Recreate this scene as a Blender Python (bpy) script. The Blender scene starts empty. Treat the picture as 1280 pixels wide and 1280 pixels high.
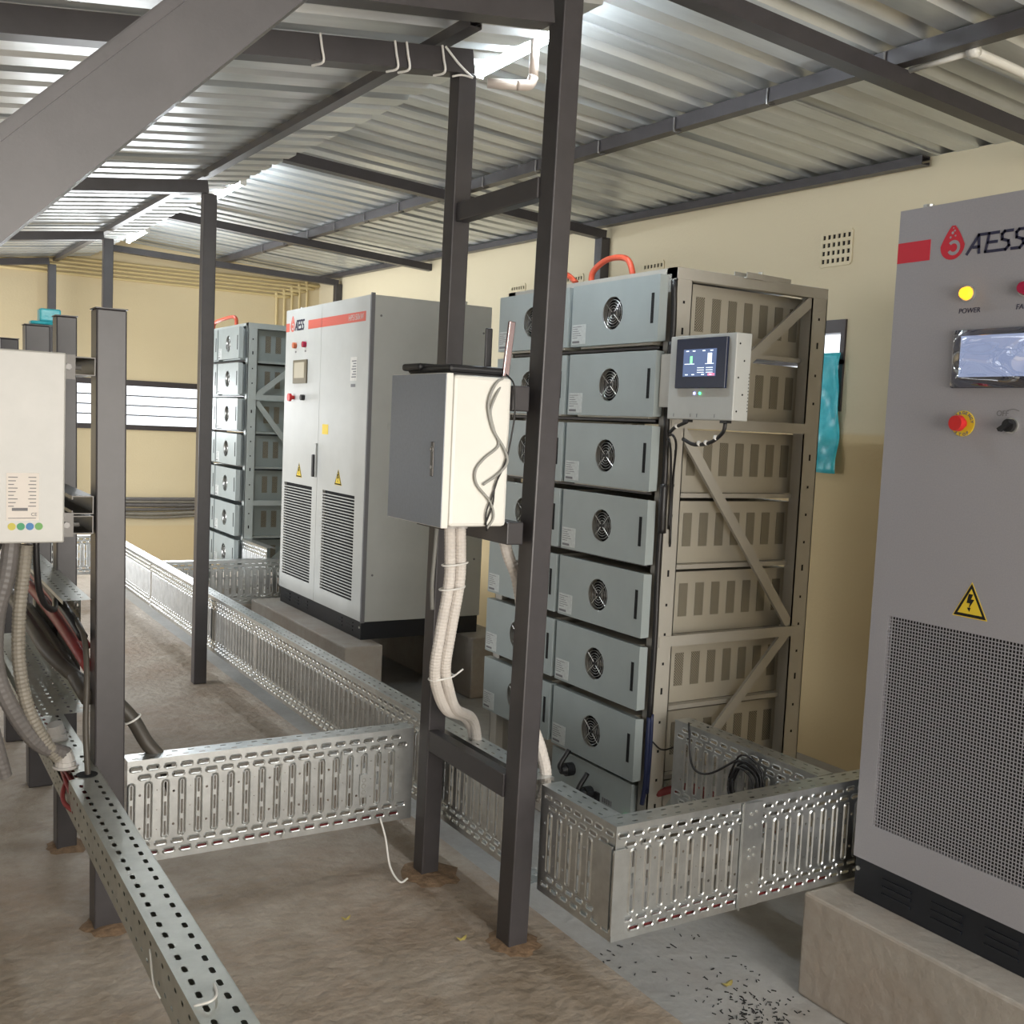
import bpy, math, random
from mathutils import Vector, Matrix
random.seed(7)
S = bpy.context.scene
COL = S.collection

# ------------------------------------------------------------------ camera
H = 1.37
F, YAW, PITCH, ROLL = 1334.03, .5495, -.0813, .0457
fw = Vector((math.sin(YAW)*math.cos(PITCH), math.cos(YAW)*math.cos(PITCH), math.sin(PITCH)))
r0 = Vector((math.cos(YAW), -math.sin(YAW), 0)); u0 = r0.cross(fw)
rt = math.cos(ROLL)*r0 + math.sin(ROLL)*u0
up = -math.sin(ROLL)*r0 + math.cos(ROLL)*u0
cd = bpy.data.cameras.new('camera'); cam = bpy.data.objects.new('camera', cd); COL.objects.link(cam)
cd.sensor_width = 36; cd.lens = F*36/1280; cd.clip_start = .02
M = Matrix((rt, up, -fw)).transposed().to_4x4(); M.translation = (0, 0, H)
cam.matrix_world = M
S.camera = cam

# ------------------------------------------------------------------ world, light, exposure
W = bpy.data.worlds.new('world'); S.world = W; W.use_nodes = True
bg = W.node_tree.nodes['Background']
bg.inputs[0].default_value = (.93, .96, 1, 1); bg.inputs[1].default_value = 1.9
S.view_settings.view_transform = 'Standard'; S.view_settings.look = 'None'
S.view_settings.gamma = 1; S.view_settings.exposure = 0.0
S.view_settings.use_curve_mapping = False

def area(name, loc, direction, sx, sy, power, color, spread=180):
    l = bpy.data.lights.new(name, 'AREA'); l.shape = 'RECTANGLE'; l.size = sx; l.size_y = sy
    l.energy = power; l.color = color; l.spread = math.radians(spread)
    o = bpy.data.objects.new(name, l); COL.objects.link(o); o.location = loc
    o.rotation_euler = Vector(direction).to_track_quat('-Z', 'Y').to_euler()
    return o
# daylight entering by the wide door behind the camera, the far side window and the end window, plus an added side fill
area('door_daylight', (1.2, -2.9, 1.15), (0, 1, 0), 3.4, 2.1, 225, (1, .93, .83))
area('side_window_daylight', (-2.5, 7.6, 1.25), (1, .1, -.1), 4.2, .9, 110, (.97, .98, 1), 105)
area('added_side_fill_near', (-2.5, 1.5, 1.25), (1, 0, 0), 3.0, .9, 3.5, (.75, .86, 1))  # weak cool fill at an unseen side opening, added for aisle-facing faces
area('far_window_daylight', (2.2, 9.95, 1.4), (0, -1, -.1), 1.2, .45, 45, (.92, .96, 1))

# ------------------------------------------------------------------ materials
def mat(name, col, rough=.5, metal=0, nscale=0, namt=.15, bump=0, bscale=None, emit=None, estr=0, stretch=None, col2=None, spec=.5):
    m = bpy.data.materials.new(name); m.use_nodes = True
    nt = m.node_tree; b = nt.nodes['Principled BSDF']
    b.inputs['Base Color'].default_value = (*col, 1); b.inputs['Roughness'].default_value = rough
    b.inputs['Metallic'].default_value = metal
    b.inputs['Specular IOR Level'].default_value = spec
    tc = mp = None
    if nscale or bump:
        tc = nt.nodes.new('ShaderNodeTexCoord'); mp = nt.nodes.new('ShaderNodeMapping')
        nt.links.new(tc.outputs['Object'], mp.inputs[0])
        if stretch: mp.inputs['Scale'].default_value = stretch
    if nscale:
        n = nt.nodes.new('ShaderNodeTexNoise'); n.inputs['Scale'].default_value = nscale
        n.inputs['Detail'].default_value = 6; n.inputs['Roughness'].default_value = .62
        nt.links.new(mp.outputs[0], n.inputs['Vector'])
        cr = nt.nodes.new('ShaderNodeValToRGB')
        c2 = col2 or tuple(min(1, c*(1+namt)) for c in col)
        c1 = tuple(c*(1-namt) for c in col) if not col2 else col
        cr.color_ramp.elements[0].color = (*c1, 1); cr.color_ramp.elements[1].color = (*c2, 1)
        cr.color_ramp.elements[0].position = .32; cr.color_ramp.elements[1].position = .68
        nt.links.new(n.outputs['Fac'], cr.inputs[0]); nt.links.new(cr.outputs[0], b.inputs['Base Color'])
    if bump:
        n2 = nt.nodes.new('ShaderNodeTexNoise'); n2.inputs['Scale'].default_value = bscale or 40; n2.inputs['Detail'].default_value = 5
        nt.links.new(mp.outputs[0], n2.inputs['Vector'])
        bp = nt.nodes.new('ShaderNodeBump'); bp.inputs['Strength'].default_value = bump; bp.inputs['Distance'].default_value = .01
        nt.links.new(n2.outputs['Fac'], bp.inputs['Height']); nt.links.new(bp.outputs[0], b.inputs['Normal'])
    if emit:
        b.inputs['Emission Color'].default_value = (*emit, 1); b.inputs['Emission Strength'].default_value = estr
    return m

MT = {}
MT['steel'] = mat('charcoal_paint', (.046, .042, .045), .36, 0, 9, .16, .015, 300)
MT['steel_pale'] = mat('grey_strut_steel', (.16, .155, .15), .4, .5, 14, .15)
MT['galv'] = mat('galvanised_steel', (.60, .62, .62), .33, .96, 16, .13, .03, 30)
MT['galv_dull'] = mat('dull_galvanised_steel', (.47, .475, .43), .42, .75, 12, .12)
MT['sheet'] = mat('galvanised_roof_sheet', (.60, .62, .62), .34, .6, 5, .10, .06, 7, stretch=(.5, 3, 1))
MT['cab_near'] = mat('dimmed_powder_coat', (.30, .295, .318), .42, 0, 260, .05)  # cabinet coat toned darker and purplish for the dim light on its front
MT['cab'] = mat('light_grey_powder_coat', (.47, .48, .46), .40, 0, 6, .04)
MT['module'] = mat('grey_green_module_paint', (.33, .375, .375), .42, 0, 5, .05)
MT['module_side'] = mat('beige_grey_module_paint', (.47, .44, .37), .45, 0, 5, .05)
MT['rack'] = mat('rack_grey_paint', (.44, .42, .375), .4, 0, 7, .05)
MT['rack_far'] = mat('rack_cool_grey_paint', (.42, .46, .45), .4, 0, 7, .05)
MT['boxwhite'] = mat('dusty_white_enamel', (.43, .425, .40), .3, 0, 7, .06)
MT['label_pale'] = mat('pale_label_paper', (.70, .65, .60), .6)
MT['steel_dk'] = mat('dark_strut_steel', (.085, .08, .075), .4, .4, 14, .15)
MT['black'] = mat('black_plastic', (.012, .012, .014), .45)
MT['void'] = mat('dark_opening', (.004, .004, .005), .9)
MT['plinthblack'] = mat('black_powder_coat', (.010, .012, .017), .4)
MT['white'] = mat('white_enamel', (.78, .77, .72), .32, 0, 4, .03)
MT['box_shade'] = mat('shaded_box_enamel', (.30, .34, .40), .4, 0, 120, .05)  # box enamel with the shade of the aisle-facing door put into the colour
MT['label'] = mat('sticker_paper', (.62, .61, .57), .6, 0, 60, .08)
MT['print'] = mat('grey_print', (.16, .16, .17), .6)
MT['label_clear'] = mat('silver_sticker', (.52, .55, .54), .5, 0, 90, .1)
MT['navy'] = mat('navy_print', (.018, .017, .05), .5)
MT['red'] = mat('red_print', (.52, .012, .03), .45)
MT['redfar'] = mat('faded_red_print', (.55, .10, .07), .45)
MT['yellow'] = mat('yellow_print', (.72, .52, .03), .5)
MT['estop'] = mat('red_button', (.55, .02, .02), .35)
MT['amber'] = mat('amber_lamp', (.9, .5, .02), .3, emit=(1, .42, .02), estr=1.7)
MT['redlamp'] = mat('red_lamp_off', (.35, .01, .05), .25)
MT['orangelamp'] = mat('orange_lamp_off', (.5, .12, .05), .3)
MT['bezel'] = mat('dark_bezel', (.012, .018, .045), .25)
MT['bezel_tan'] = mat('olive_bezel', (.12, .10, .06), .35)
MT['lcd_tan'] = mat('idle_screen', (.46, .42, .33), .25)
def film_mat():
    m = bpy.data.materials.new('wrinkled_clear_film'); m.use_nodes = True; nt = m.node_tree; nt.nodes.clear()
    o = nt.nodes.new('ShaderNodeOutputMaterial'); mx = nt.nodes.new('ShaderNodeMixShader'); mx.inputs[0].default_value = .34
    t_ = nt.nodes.new('ShaderNodeBsdfTransparent'); g_ = nt.nodes.new('ShaderNodeBsdfGlossy'); g_.inputs['Roughness'].default_value = .035
    t_.inputs[0].default_value = (.92, .94, 1, 1)
    nt.links.new(t_.outputs[0], mx.inputs[1]); nt.links.new(g_.outputs[0], mx.inputs[2]); nt.links.new(mx.outputs[0], o.inputs[0]); return m
MT['film'] = film_mat()
MT['lcd_pale'] = mat('pale_blue_screen', (.2, .25, .35), .3, emit=(.42, .49, .72), estr=.75)
MT['conduit'] = mat('white_conduit', (.62, .58, .54), .5, 0, 20, .06)
MT['conduit_tan'] = mat('dusty_conduit', (.23, .21, .175), .55, 0, 20, .1)
MT['conduit_grey'] = mat('grey_conduit', (.135, .125, .12), .5, 0, 20, .1)
MT['gland'] = mat('pale_gland', (.48, .46, .44), .4)
MT['cable'] = mat('black_cable', (.014, .013, .014), .42)
MT['cable_br'] = mat('dusty_black_cable', (.06, .052, .042), .5, 0, 14, .2)
MT['cable_gy'] = mat('grey_cable', (.33, .33, .31), .5)
MT['cable_red'] = mat('red_cable', (.25, .035, .035), .45)
MT['cable_orange'] = mat('orange_red_cable', (.62, .09, .04), .45)
MT['cable_blue'] = mat('blue_cable', (.012, .02, .07), .45)
MT['tie'] = mat('white_tie', (.72, .71, .68), .45)
MT['pvc'] = mat('white_pvc', (.66, .58, .52), .4)
MT['tube'] = mat('lit_tube', (1, 1, 1), .3, emit=(.82, .92, 1), estr=165)
MT['leaf'] = mat('dry_leaf', (.34, .28, .08), .6, 0, 30, .3)
MT['debris'] = mat('black_offcuts', (.02, .02, .02), .6)
MT['dirt'] = mat('red_earth', (.23, .15, .09), .95, 0, 40, .3, .6, 60)
MT['bolt'] = mat('zinc_bolt', (.55, .55, .53), .35, .8)
MT['led_g'] = mat('green_led', (.05, .9, .3), .3, emit=(.05, 1, .35), estr=6)
MT['led_b'] = mat('blue_led', (.3, .3, 1), .3, emit=(.45, .45, 1), estr=6)
MT['paint_cond'] = mat('cream_painted_conduit', (.66, .53, .27), .5)
MT['frame_br'] = mat('dark_window_frame', (.045, .035, .035), .4)
MT['plastic_bl'] = mat('blue_plastic', (.03, .42, .52), .3, 0, 16, .25, .5, 12, col2=(.10, .60, .68))
MT['chrome'] = mat('chrome_antenna', (.55, .42, .42), .15, .9)

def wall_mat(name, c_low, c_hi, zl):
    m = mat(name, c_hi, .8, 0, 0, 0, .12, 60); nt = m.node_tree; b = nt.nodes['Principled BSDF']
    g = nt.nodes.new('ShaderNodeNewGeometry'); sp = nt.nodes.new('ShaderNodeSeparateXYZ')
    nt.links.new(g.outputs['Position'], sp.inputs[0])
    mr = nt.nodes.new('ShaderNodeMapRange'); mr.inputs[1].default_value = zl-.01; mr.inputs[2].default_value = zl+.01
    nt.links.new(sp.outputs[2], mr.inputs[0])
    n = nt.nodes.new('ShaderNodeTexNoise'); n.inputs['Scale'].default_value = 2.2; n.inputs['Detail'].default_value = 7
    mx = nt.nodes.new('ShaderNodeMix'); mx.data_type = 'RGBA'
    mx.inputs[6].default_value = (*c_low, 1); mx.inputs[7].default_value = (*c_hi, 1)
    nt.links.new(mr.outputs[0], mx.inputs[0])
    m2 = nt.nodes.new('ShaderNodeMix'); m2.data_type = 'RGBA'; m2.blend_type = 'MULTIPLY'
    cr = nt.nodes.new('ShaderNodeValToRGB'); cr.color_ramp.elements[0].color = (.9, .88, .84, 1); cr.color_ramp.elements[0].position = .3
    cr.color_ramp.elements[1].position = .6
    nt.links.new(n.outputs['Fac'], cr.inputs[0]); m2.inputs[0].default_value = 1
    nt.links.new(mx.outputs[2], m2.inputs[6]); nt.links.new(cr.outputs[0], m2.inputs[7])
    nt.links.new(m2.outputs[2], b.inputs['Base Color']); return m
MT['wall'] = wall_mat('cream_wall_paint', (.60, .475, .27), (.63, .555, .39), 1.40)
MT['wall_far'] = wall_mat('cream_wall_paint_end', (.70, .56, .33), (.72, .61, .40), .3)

def concrete(name, c1, c2, c3, bump=.5, dirt=0):
    m = bpy.data.materials.new(name); m.use_nodes = True; nt = m.node_tree; b = nt.nodes['Principled BSDF']
    b.inputs['Roughness'].default_value = .72
    tc = nt.nodes.new('ShaderNodeTexCoord')
    n1 = nt.nodes.new('ShaderNodeTexNoise'); n1.inputs['Scale'].default_value = 1.7; n1.inputs['Detail'].default_value = 8; n1.inputs['Roughness'].default_value = .65
    n2 = nt.nodes.new('ShaderNodeTexNoise'); n2.inputs['Scale'].default_value = 11; n2.inputs['Detail'].default_value = 9; n2.inputs['Roughness'].default_value = .75
    for n in (n1, n2): nt.links.new(tc.outputs['Object'], n.inputs['Vector'])
    a = nt.nodes.new('ShaderNodeValToRGB'); a.color_ramp.elements[0].color = (*c1, 1); a.color_ramp.elements[1].color = (*c2, 1)
    a.color_ramp.elements[0].position = .36; a.color_ramp.elements[1].position = .64
    nt.links.new(n1.outputs['Fac'], a.inputs[0])
    c = nt.nodes.new('ShaderNodeValToRGB'); c.color_ramp.elements[0].color = (*c3, 1); c.color_ramp.elements[1].color = (1, 1, 1, 1)
    c.color_ramp.elements[0].position = .25; c.color_ramp.elements[1].position = .58
    nt.links.new(n2.outputs['Fac'], c.inputs[0])
    mx = nt.nodes.new('ShaderNodeMix'); mx.data_type = 'RGBA'; mx.blend_type = 'MULTIPLY'; mx.inputs[0].default_value = 1
    nt.links.new(a.outputs[0], mx.inputs[6]); nt.links.new(c.outputs[0], mx.inputs[7]); nt.links.new(mx.outputs[2], b.inputs['Base Color'])
    n4 = nt.nodes.new('ShaderNodeTexNoise'); n4.inputs['Scale'].default_value = .9; n4.inputs['Detail'].default_value = 10; n4.inputs['Roughness'].default_value = .7
    nt.links.new(tc.outputs['Object'], n4.inputs['Vector'])
    c4 = nt.nodes.new('ShaderNodeValToRGB'); c4.color_ramp.elements[0].position = .48; c4.color_ramp.elements[1].position = .66
    c4.color_ramp.elements[0].color = (0, 0, 0, 1); c4.color_ramp.elements[1].color = (dirt, dirt, dirt, 1)
    nt.links.new(n4.outputs['Fac'], c4.inputs[0])
    m4 = nt.nodes.new('ShaderNodeMix'); m4.data_type = 'RGBA'; m4.inputs[7].default_value = (.27, .165, .10, 1)
    nt.links.new(c4.outputs[0], m4.inputs[0]); nt.links.new(mx.outputs[2], m4.inputs[6]); nt.links.new(m4.outputs[2], b.inputs['Base Color'])
    n3 = nt.nodes.new('ShaderNodeTexNoise'); n3.inputs['Scale'].default_value = 26; n3.inputs['Detail'].default_value = 6
    nt.links.new(tc.outputs['Object'], n3.inputs['Vector'])
    bp = nt.nodes.new('ShaderNodeBump'); bp.inputs['Strength'].default_value = bump; bp.inputs['Distance'].default_value = .012
    nt.links.new(n3.outputs['Fac'], bp.inputs['Height']); nt.links.new(bp.outputs[0], b.inputs['Normal'])
    return m
MT['floor'] = concrete('brown_screed', (.325, .265, .205), (.455, .40, .34), (.74, .70, .64), .8, .5)
MT['floor2'] = concrete('grey_slab', (.34, .335, .32), (.45, .445, .43), (.82, .80, .78), .4, .15)
MT['pad'] = concrete('plinth_concrete', (.33, .30, .265), (.42, .39, .35), (.86, .83, .80), .35, .35)

def perf_mat():
    m = mat('fine_perforation', (.35, .32, .26), .5); nt = m.node_tree; b = nt.nodes['Principled BSDF']
    tc = nt.nodes.new('ShaderNodeTexCoord'); v = nt.nodes.new('ShaderNodeTexVoronoi')
    v.inputs['Scale'].default_value = 150; v.inputs['Randomness'].default_value = 0
    mp = nt.nodes.new('ShaderNodeMapping'); mp.inputs['Rotation'].default_value = (0, math.radians(45), 0)
    nt.links.new(tc.outputs['Object'], mp.inputs[0]); nt.links.new(mp.outputs[0], v.inputs['Vector'])
    cr = nt.nodes.new('ShaderNodeValToRGB'); cr.color_ramp.interpolation = 'CONSTANT'
    cr.color_ramp.elements[0].color = (.05, .04, .025, 1); cr.color_ramp.elements[1].color = (.38, .35, .28, 1)
    cr.color_ramp.elements[1].position = .45
    nt.links.new(v.outputs['Distance'], cr.inputs[0]); nt.links.new(cr.outputs[0], b.inputs['Base Color']); return m
MT['perf'] = perf_mat()

def screen_mat():
    m = mat('lit_touch_screen', (.03, .05, .10), .2); nt = m.node_tree; b = nt.nodes['Principled BSDF']
    b.inputs['Emission Color'].default_value = (.12, .17, .32, 1); b.inputs['Emission Strength'].default_value = .9
    return m
MT['lcd'] = screen_mat()
MT['lcd_w'] = mat('screen_white_graphic', (.8, .85, .9), .3, emit=(.8, .9, 1), estr=1.2)
MT['lcd_g'] = mat('screen_green_graphic', (.2, .8, .3), .3, emit=(.3, 1, .45), estr=1.2)
MT['lcd_r'] = mat('screen_red_graphic', (.8, .2, .3), .3, emit=(1, .25, .4), estr=.9)
gl = bpy.data.materials.new('window_glass'); gl.use_nodes = True
gb = gl.node_tree.nodes['Principled BSDF']; gb.inputs['Base Color'].default_value = (.96, .98, 1, 1)
gb.inputs['Roughness'].default_value = .25; gb.inputs['Transmission Weight'].default_value = 1; gb.inputs['IOR'].default_value = 1.02
MT['glass'] = gl

# ------------------------------------------------------------------ mesh builder
BASE = {}
class MB:
    def __init__(s): s.v = []; s.f = []
    def q(s, *pts):
        i = len(s.v); s.v += [tuple(p) for p in pts]; s.f.append(tuple(range(i, i+len(pts)))); return s
    def box(s, x0, x1, y0, y1, z0, z1):
        i = len(s.v)
        s.v += [(x, y, z) for z in (z0, z1) for (x, y) in ((x0, y0), (x1, y0), (x1, y1), (x0, y1))]
        s.f += [(i+3, i+2, i+1, i), (i+4, i+5, i+6, i+7), (i, i+1, i+5, i+4), (i+1, i+2, i+6, i+5), (i+2, i+3, i+7, i+6), (i+3, i, i+4, i+7)]
        return s
    def lean(s, x0, x1, y0, y1, z0, z1, dx):
        i = len(s.v); s.box(x0, x1, y0, y1, z0, z1)
        for k in range(4, 8): x, y, z = s.v[i+k]; s.v[i+k] = (x+dx, y, z)
        return s
    def sweep(s, p0, p1, prof, upv=(0, 0, 1)):
        p0 = Vector(p0); p1 = Vector(p1); d = (p1-p0).normalized(); u = Vector(upv); r = d.cross(u).normalized(); u = r.cross(d)
        i = len(s.v); n = len(prof)
        for p in (p0, p1): s.v += [tuple(p+r*a+u*b) for a, b in prof]
        for k in range(n): s.f.append((i+k, i+(k+1) % n, i+n+(k+1) % n, i+n+k))
        s.f.append(tuple(range(i+n-1, i-1, -1))); s.f.append(tuple(range(i+n, i+2*n))); return s
    def beam(s, p0, p1, w, h, upv=(0, 0, 1)):
        return s.sweep(p0, p1, [(-w/2, -h/2), (w/2, -h/2), (w/2, h/2), (-w/2, h/2)], upv)
    def disc(s, c, n, r, d=0, seg=20, r2=None):      # cylinder from c along n by d
        c = Vector(c); n = Vector(n).normalized(); a = n.orthogonal().normalized(); b = n.cross(a)
        i = len(s.v); r2 = r if r2 is None else r2
        for (cc, rr) in ((c, r), (c+n*d, r2)):
            s.v += [tuple(cc+a*rr*math.cos(t*2*math.pi/seg)+b*rr*math.sin(t*2*math.pi/seg)) for t in range(seg)]
        for k in range(seg): s.f.append((i+k, i+(k+1) % seg, i+seg+(k+1) % seg, i+seg+k))
        s.f.append(tuple(range(i+seg-1, i-1, -1))); s.f.append(tuple(range(i+seg, i+2*seg))); return s
    def torus(s, c, n, R, r, seg=28, ss=5):
        c = Vector(c); n = Vector(n).normalized(); a = n.orthogonal().normalized(); b = n.cross(a); i = len(s.v)
        for k in range(seg):
            t = 2*math.pi*k/seg; e = a*math.cos(t)+b*math.sin(t)
            for j in range(ss):
                w = 2*math.pi*j/ss; s.v.append(tuple(c+e*(R+r*math.cos(w))+n*r*math.sin(w)))
        for k in range(seg):
            for j in range(ss):
                s.f.append((i+k*ss+j, i+((k+1) % seg)*ss+j, i+((k+1) % seg)*ss+(j+1) % ss, i+k*ss+(j+1) % ss))
        return s
    def tube(s, pts, r, ss=8, sub=6, rib=0, step=None):
        P = [Vector(p) for p in pts]; path = []
        if len(P) > 2:
            Q = [P[0]*2-P[1]]+P+[P[-1]*2-P[-2]]
            for k in range(1, len(Q)-2):
                a, b, c, d = Q[k-1:k+3]
                m = sub if step is None else max(2, int((c-b).length/step))
                for j in range(m):
                    t = j/m
                    path.append(.5*((2*b)+(c-a)*t+(2*a-5*b+4*c-d)*t*t+(3*b-a-3*c+d)*t**3))
            path.append(P[-1])
        else:
            m = 1 if step is None else max(1, int((P[1]-P[0]).length/step))
            path = [P[0].lerp(P[1], j/m) for j in range(m+1)]
        n = len(path); i = len(s.v); nrm = None
        for k in range(n):
            d = (path[min(k+1, n-1)]-path[max(k-1, 0)]).normalized()
            if nrm is None: nrm = d.orthogonal().normalized()
            nrm = (nrm-d*nrm.dot(d)).normalized(); b = d.cross(nrm)
            rr = r*(1-(rib if k % 2 else 0))
            for j in range(ss):
                w = 2*math.pi*j/ss; s.v.append(tuple(path[k]+nrm*rr*math.cos(w)+b*rr*math.sin(w)))
        for k in range(n-1):
            for j in range(ss):
                s.f.append((i+k*ss+j, i+k*ss+(j+1) % ss, i+(k+1)*ss+(j+1) % ss, i+(k+1)*ss+j))
        s.f.append(tuple(range(i+ss-1, i-1, -1))); s.f.append(tuple(range(i+(n-1)*ss, i+n*ss))); return s
    def build(s, name, m, parent=None, smooth=False, bevel=0, label=None):
        b = BASE.get(parent.name, Vector()) if parent else Vector()
        me = bpy.data.meshes.new(name)
        me.from_pydata([(x-b.x, y-b.y, z-b.z) for x, y, z in s.v], [], s.f); me.update()
        me.materials.append(MT[m])
        if smooth:
            for p in me.polygons: p.use_smooth = True
        o = bpy.data.objects.new(name, me); COL.objects.link(o)
        if parent: o.parent = parent
        BASE[o.name] = b
        if bevel:
            bv = o.modifiers.new('bevel', 'BEVEL'); bv.width = bevel; bv.segments = 2; bv.limit_method = 'ANGLE'
        if label: o['label'] = label
        return o

def tag(o, label, cat, group=None):
    o['label'] = label; o['category'] = cat
    if group: o['group'] = group
    return o
def thing(name, label, cat, base, group=None):
    o = bpy.data.objects.new(name, None); COL.objects.link(o); o.location = base; o.empty_display_size = .05
    BASE[o.name] = Vector(base); return tag(o, label, cat, group)
def struct(o): o['kind'] = 'structure'; return o
def tcopy(root, loc, label, group=None):
    def cp(o, par):
        c = o.copy(); COL.objects.link(c)
        if par: c.parent = par
        for ch in list(o.children): cp(ch, c)
        return c
    r = cp(root, None); r.location = loc; r['label'] = label; BASE[r.name] = Vector(loc)
    if group: r['group'] = group
    return r
def text(body, size, org, X, Y, Z, m, parent, name='lettering', shear=0, sx=1, align='LEFT', bold=0):
    c = bpy.data.curves.new(name, 'FONT'); c.body = body; c.size = size; c.extrude = .0004; c.shear = shear; c.align_x = align
    c.offset = bold
    o = bpy.data.objects.new(name+'_tmp', c); COL.objects.link(o)
    bpy.context.view_layer.update()
    me = bpy.data.meshes.new_from_object(o); bpy.data.objects.remove(o); bpy.data.curves.remove(c)
    X = Vector(X); Y = Vector(Y); Z = Vector(Z); b = BASE.get(parent.name, Vector())
    for v in me.vertices:
        p = Vector(org)+X*v.co.x*sx+Y*v.co.y+Z*v.co.z-b; v.co = p
    me.name = name; me.materials.clear(); me.materials.append(MT[m])
    o = bpy.data.objects.new(name, me); COL.objects.link(o); o.parent = parent; BASE[o.name] = b; return o
FX = ((0, -1, 0), (0, 0, 1), (-1, 0, 0))      # lettering frame on a face looking to -x
FY = ((1, 0, 0), (0, 0, 1), (0, -1, 0))       # on a face looking to -y

# ------------------------------------------------------------------ perforated panels
NP = 16
def ring_cell(mb, O, U, V, N, u0_, u1_, v0_, v1_, hole=None, rim=0, lift=.0022):
    P = lambda u, v, w=0: tuple(O+U*u+V*v+N*w)
    if hole is None:
        mb.q(P(u0_, v0_), P(u1_, v0_), P(u1_, v1_), P(u0_, v1_)); return
    cu, cv, hl, hh = hole
    rect = []
    for (a, b) in (((u1_, v0_), (u1_, v1_)), ((u1_, v1_), (u0_, v1_)), ((u0_, v1_), (u0_, v0_)), ((u0_, v0_), (u1_, v0_))):
        for k in range(4): rect.append((a[0]+(b[0]-a[0])*k/4, a[1]+(b[1]-a[1])*k/4))
    rad = min(hl, hh)/2; ex = max(hl-hh, 0)/2; ey = max(hh-hl, 0)/2
    def ob(extra):
        out = []
        for k in range(NP):
            t = -math.pi/4+2*math.pi*k/NP; c, s_ = math.cos(t), math.sin(t)
            out.append((cu+(rad+extra)*c+(ex if c > 0 else -ex), cv+(rad+extra)*s_+(ey if s_ > 0 else -ey)))
        return out
    loops = [[P(a, b) for a, b in rect]]
    if rim:
        loops += [[P(a, b) for a, b in ob(rim)], [P(a, b, lift) for a, b in ob(rim*.55)], [P(a, b, lift*.3) for a, b in ob(0)]]
    else: loops += [[P(a, b) for a, b in ob(0)]]
    i = len(mb.v)
    for l in loops: mb.v += l
    for j in range(len(loops)-1):
        a = i+j*NP; b = a+NP
        for k in range(NP): mb.f.append((a+k, a+(k+1) % NP, b+(k+1) % NP, b+k))
def ridge(mb, O, U, V, N, cu, cv, hl, hh, w=.0035, h=.003):
    rad = min(hl, hh)/2; ex = max(hl-hh, 0)/2; ey = max(hh-hl, 0)/2; i = len(mb.v); n = 14
    for off, lift in ((w, 0), (0, h), (-w*.8, .0006)):
        for k in range(n):
            t = 2*math.pi*(k+.5)/n; c, s_ = math.cos(t), math.sin(t)
            mb.v.append(tuple(O+U*(cu+(rad+off)*c+(ex if c > 0 else -ex))+V*(cv+(rad+off)*s_+(ey if s_ > 0 else -ey))+N*lift))
    for j in range(2):
        for k in range(n): mb.f.append((i+j*n+k, i+j*n+(k+1) % n, i+(j+1)*n+(k+1) % n, i+(j+1)*n+k))
PI = .0445
def web(mb, O, U, V, N, L, Hh, seed=0, ph=0.0):
    O = Vector(O); U = Vector(U); V = Vector(V); N = Vector(N); rn = random.Random(seed)
    rows = [(0, .012, None, 0), (.012, .036, 'r', 0), (.036, .060, 'r', PI/2), (.060, Hh-.060, 'm', 0), (Hh-.060, Hh-.036, 'r', PI/2), (Hh-.036, Hh-.012, 'r', 0), (Hh-.012, Hh, None, 0)]
    for (a, b, k, off) in rows:
        if k is None: ring_cell(mb, O, U, V, N, 0, L, a, b); continue
        if k == 'r':
            u = (off+ph) % PI
            if u > 1e-6: ring_cell(mb, O, U, V, N, 0, u, a, b)
            while u+PI <= L+1e-9:
                ring_cell(mb, O, U, V, N, u, u+PI, a, b, (u+PI/2, (a+b)/2, .026, .0075), .0055); u += PI
            if u < L-1e-6: ring_cell(mb, O, U, V, N, u, L, a, b)
        else:
            u = ph % PI; q = .021; idx = 0
            if u > 1e-6: ring_cell(mb, O, U, V, N, 0, u, a, b)
            hm = (b-a)/3
            while u+PI <= L+1e-9:
                for j in range(3):
                    ring_cell(mb, O, U, V, N, u, u+q, a+hm*j, a+hm*(j+1), (u+q/2, a+hm*(j+.5), .0065, hm*.74))
                ridge(mb, O, U, V, N, u+q/2, (a+b)/2, .0165, (b-a)*.97)
                if idx % 2 == 0:
                    ring_cell(mb, O, U, V, N, u+q, u+PI, a, (a+b)/2, (u+q+(PI-q)/2, a+(b-a)*.22, .007, .007))
                    ring_cell(mb, O, U, V, N, u+q, u+PI, (a+b)/2, b, (u+q+(PI-q)/2, a+(b-a)*.78, .007, .007))
                else:
                    for j in range(3):
                        ring_cell(mb, O, U, V, N, u+q, u+PI, a+hm*j, a+hm*(j+1), (u+q+(PI-q)/2, a+hm*(j+.5), .003, .003))
                u += PI; idx += 1
            if u < L-1e-6: ring_cell(mb, O, U, V, N, u, L, a, b)
def flange(mb, O, U, V, N, L, Wd, ph=0.0, sl=.017, sw=.0065):
    O = Vector(O); U = Vector(U); V = Vector(V); N = Vector(N)
    for j, off in ((0, 0), (1, PI/2)):
        a, b = Wd*j/2, Wd*(j+1)/2; u = (off+ph) % PI
        if u > 1e-6: ring_cell(mb, O, U, V, N, 0, u, a, b)
        while u+PI <= L+1e-9:
            ring_cell(mb, O, U, V, N, u, u+PI, a, b, (u+PI/2, (a+b)/2, sl, sw)); u += PI
        if u < L-1e-6: ring_cell(mb, O, U, V, N, u, L, a, b)
TZB, TZT, FLW = .155, .438, .062
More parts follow.
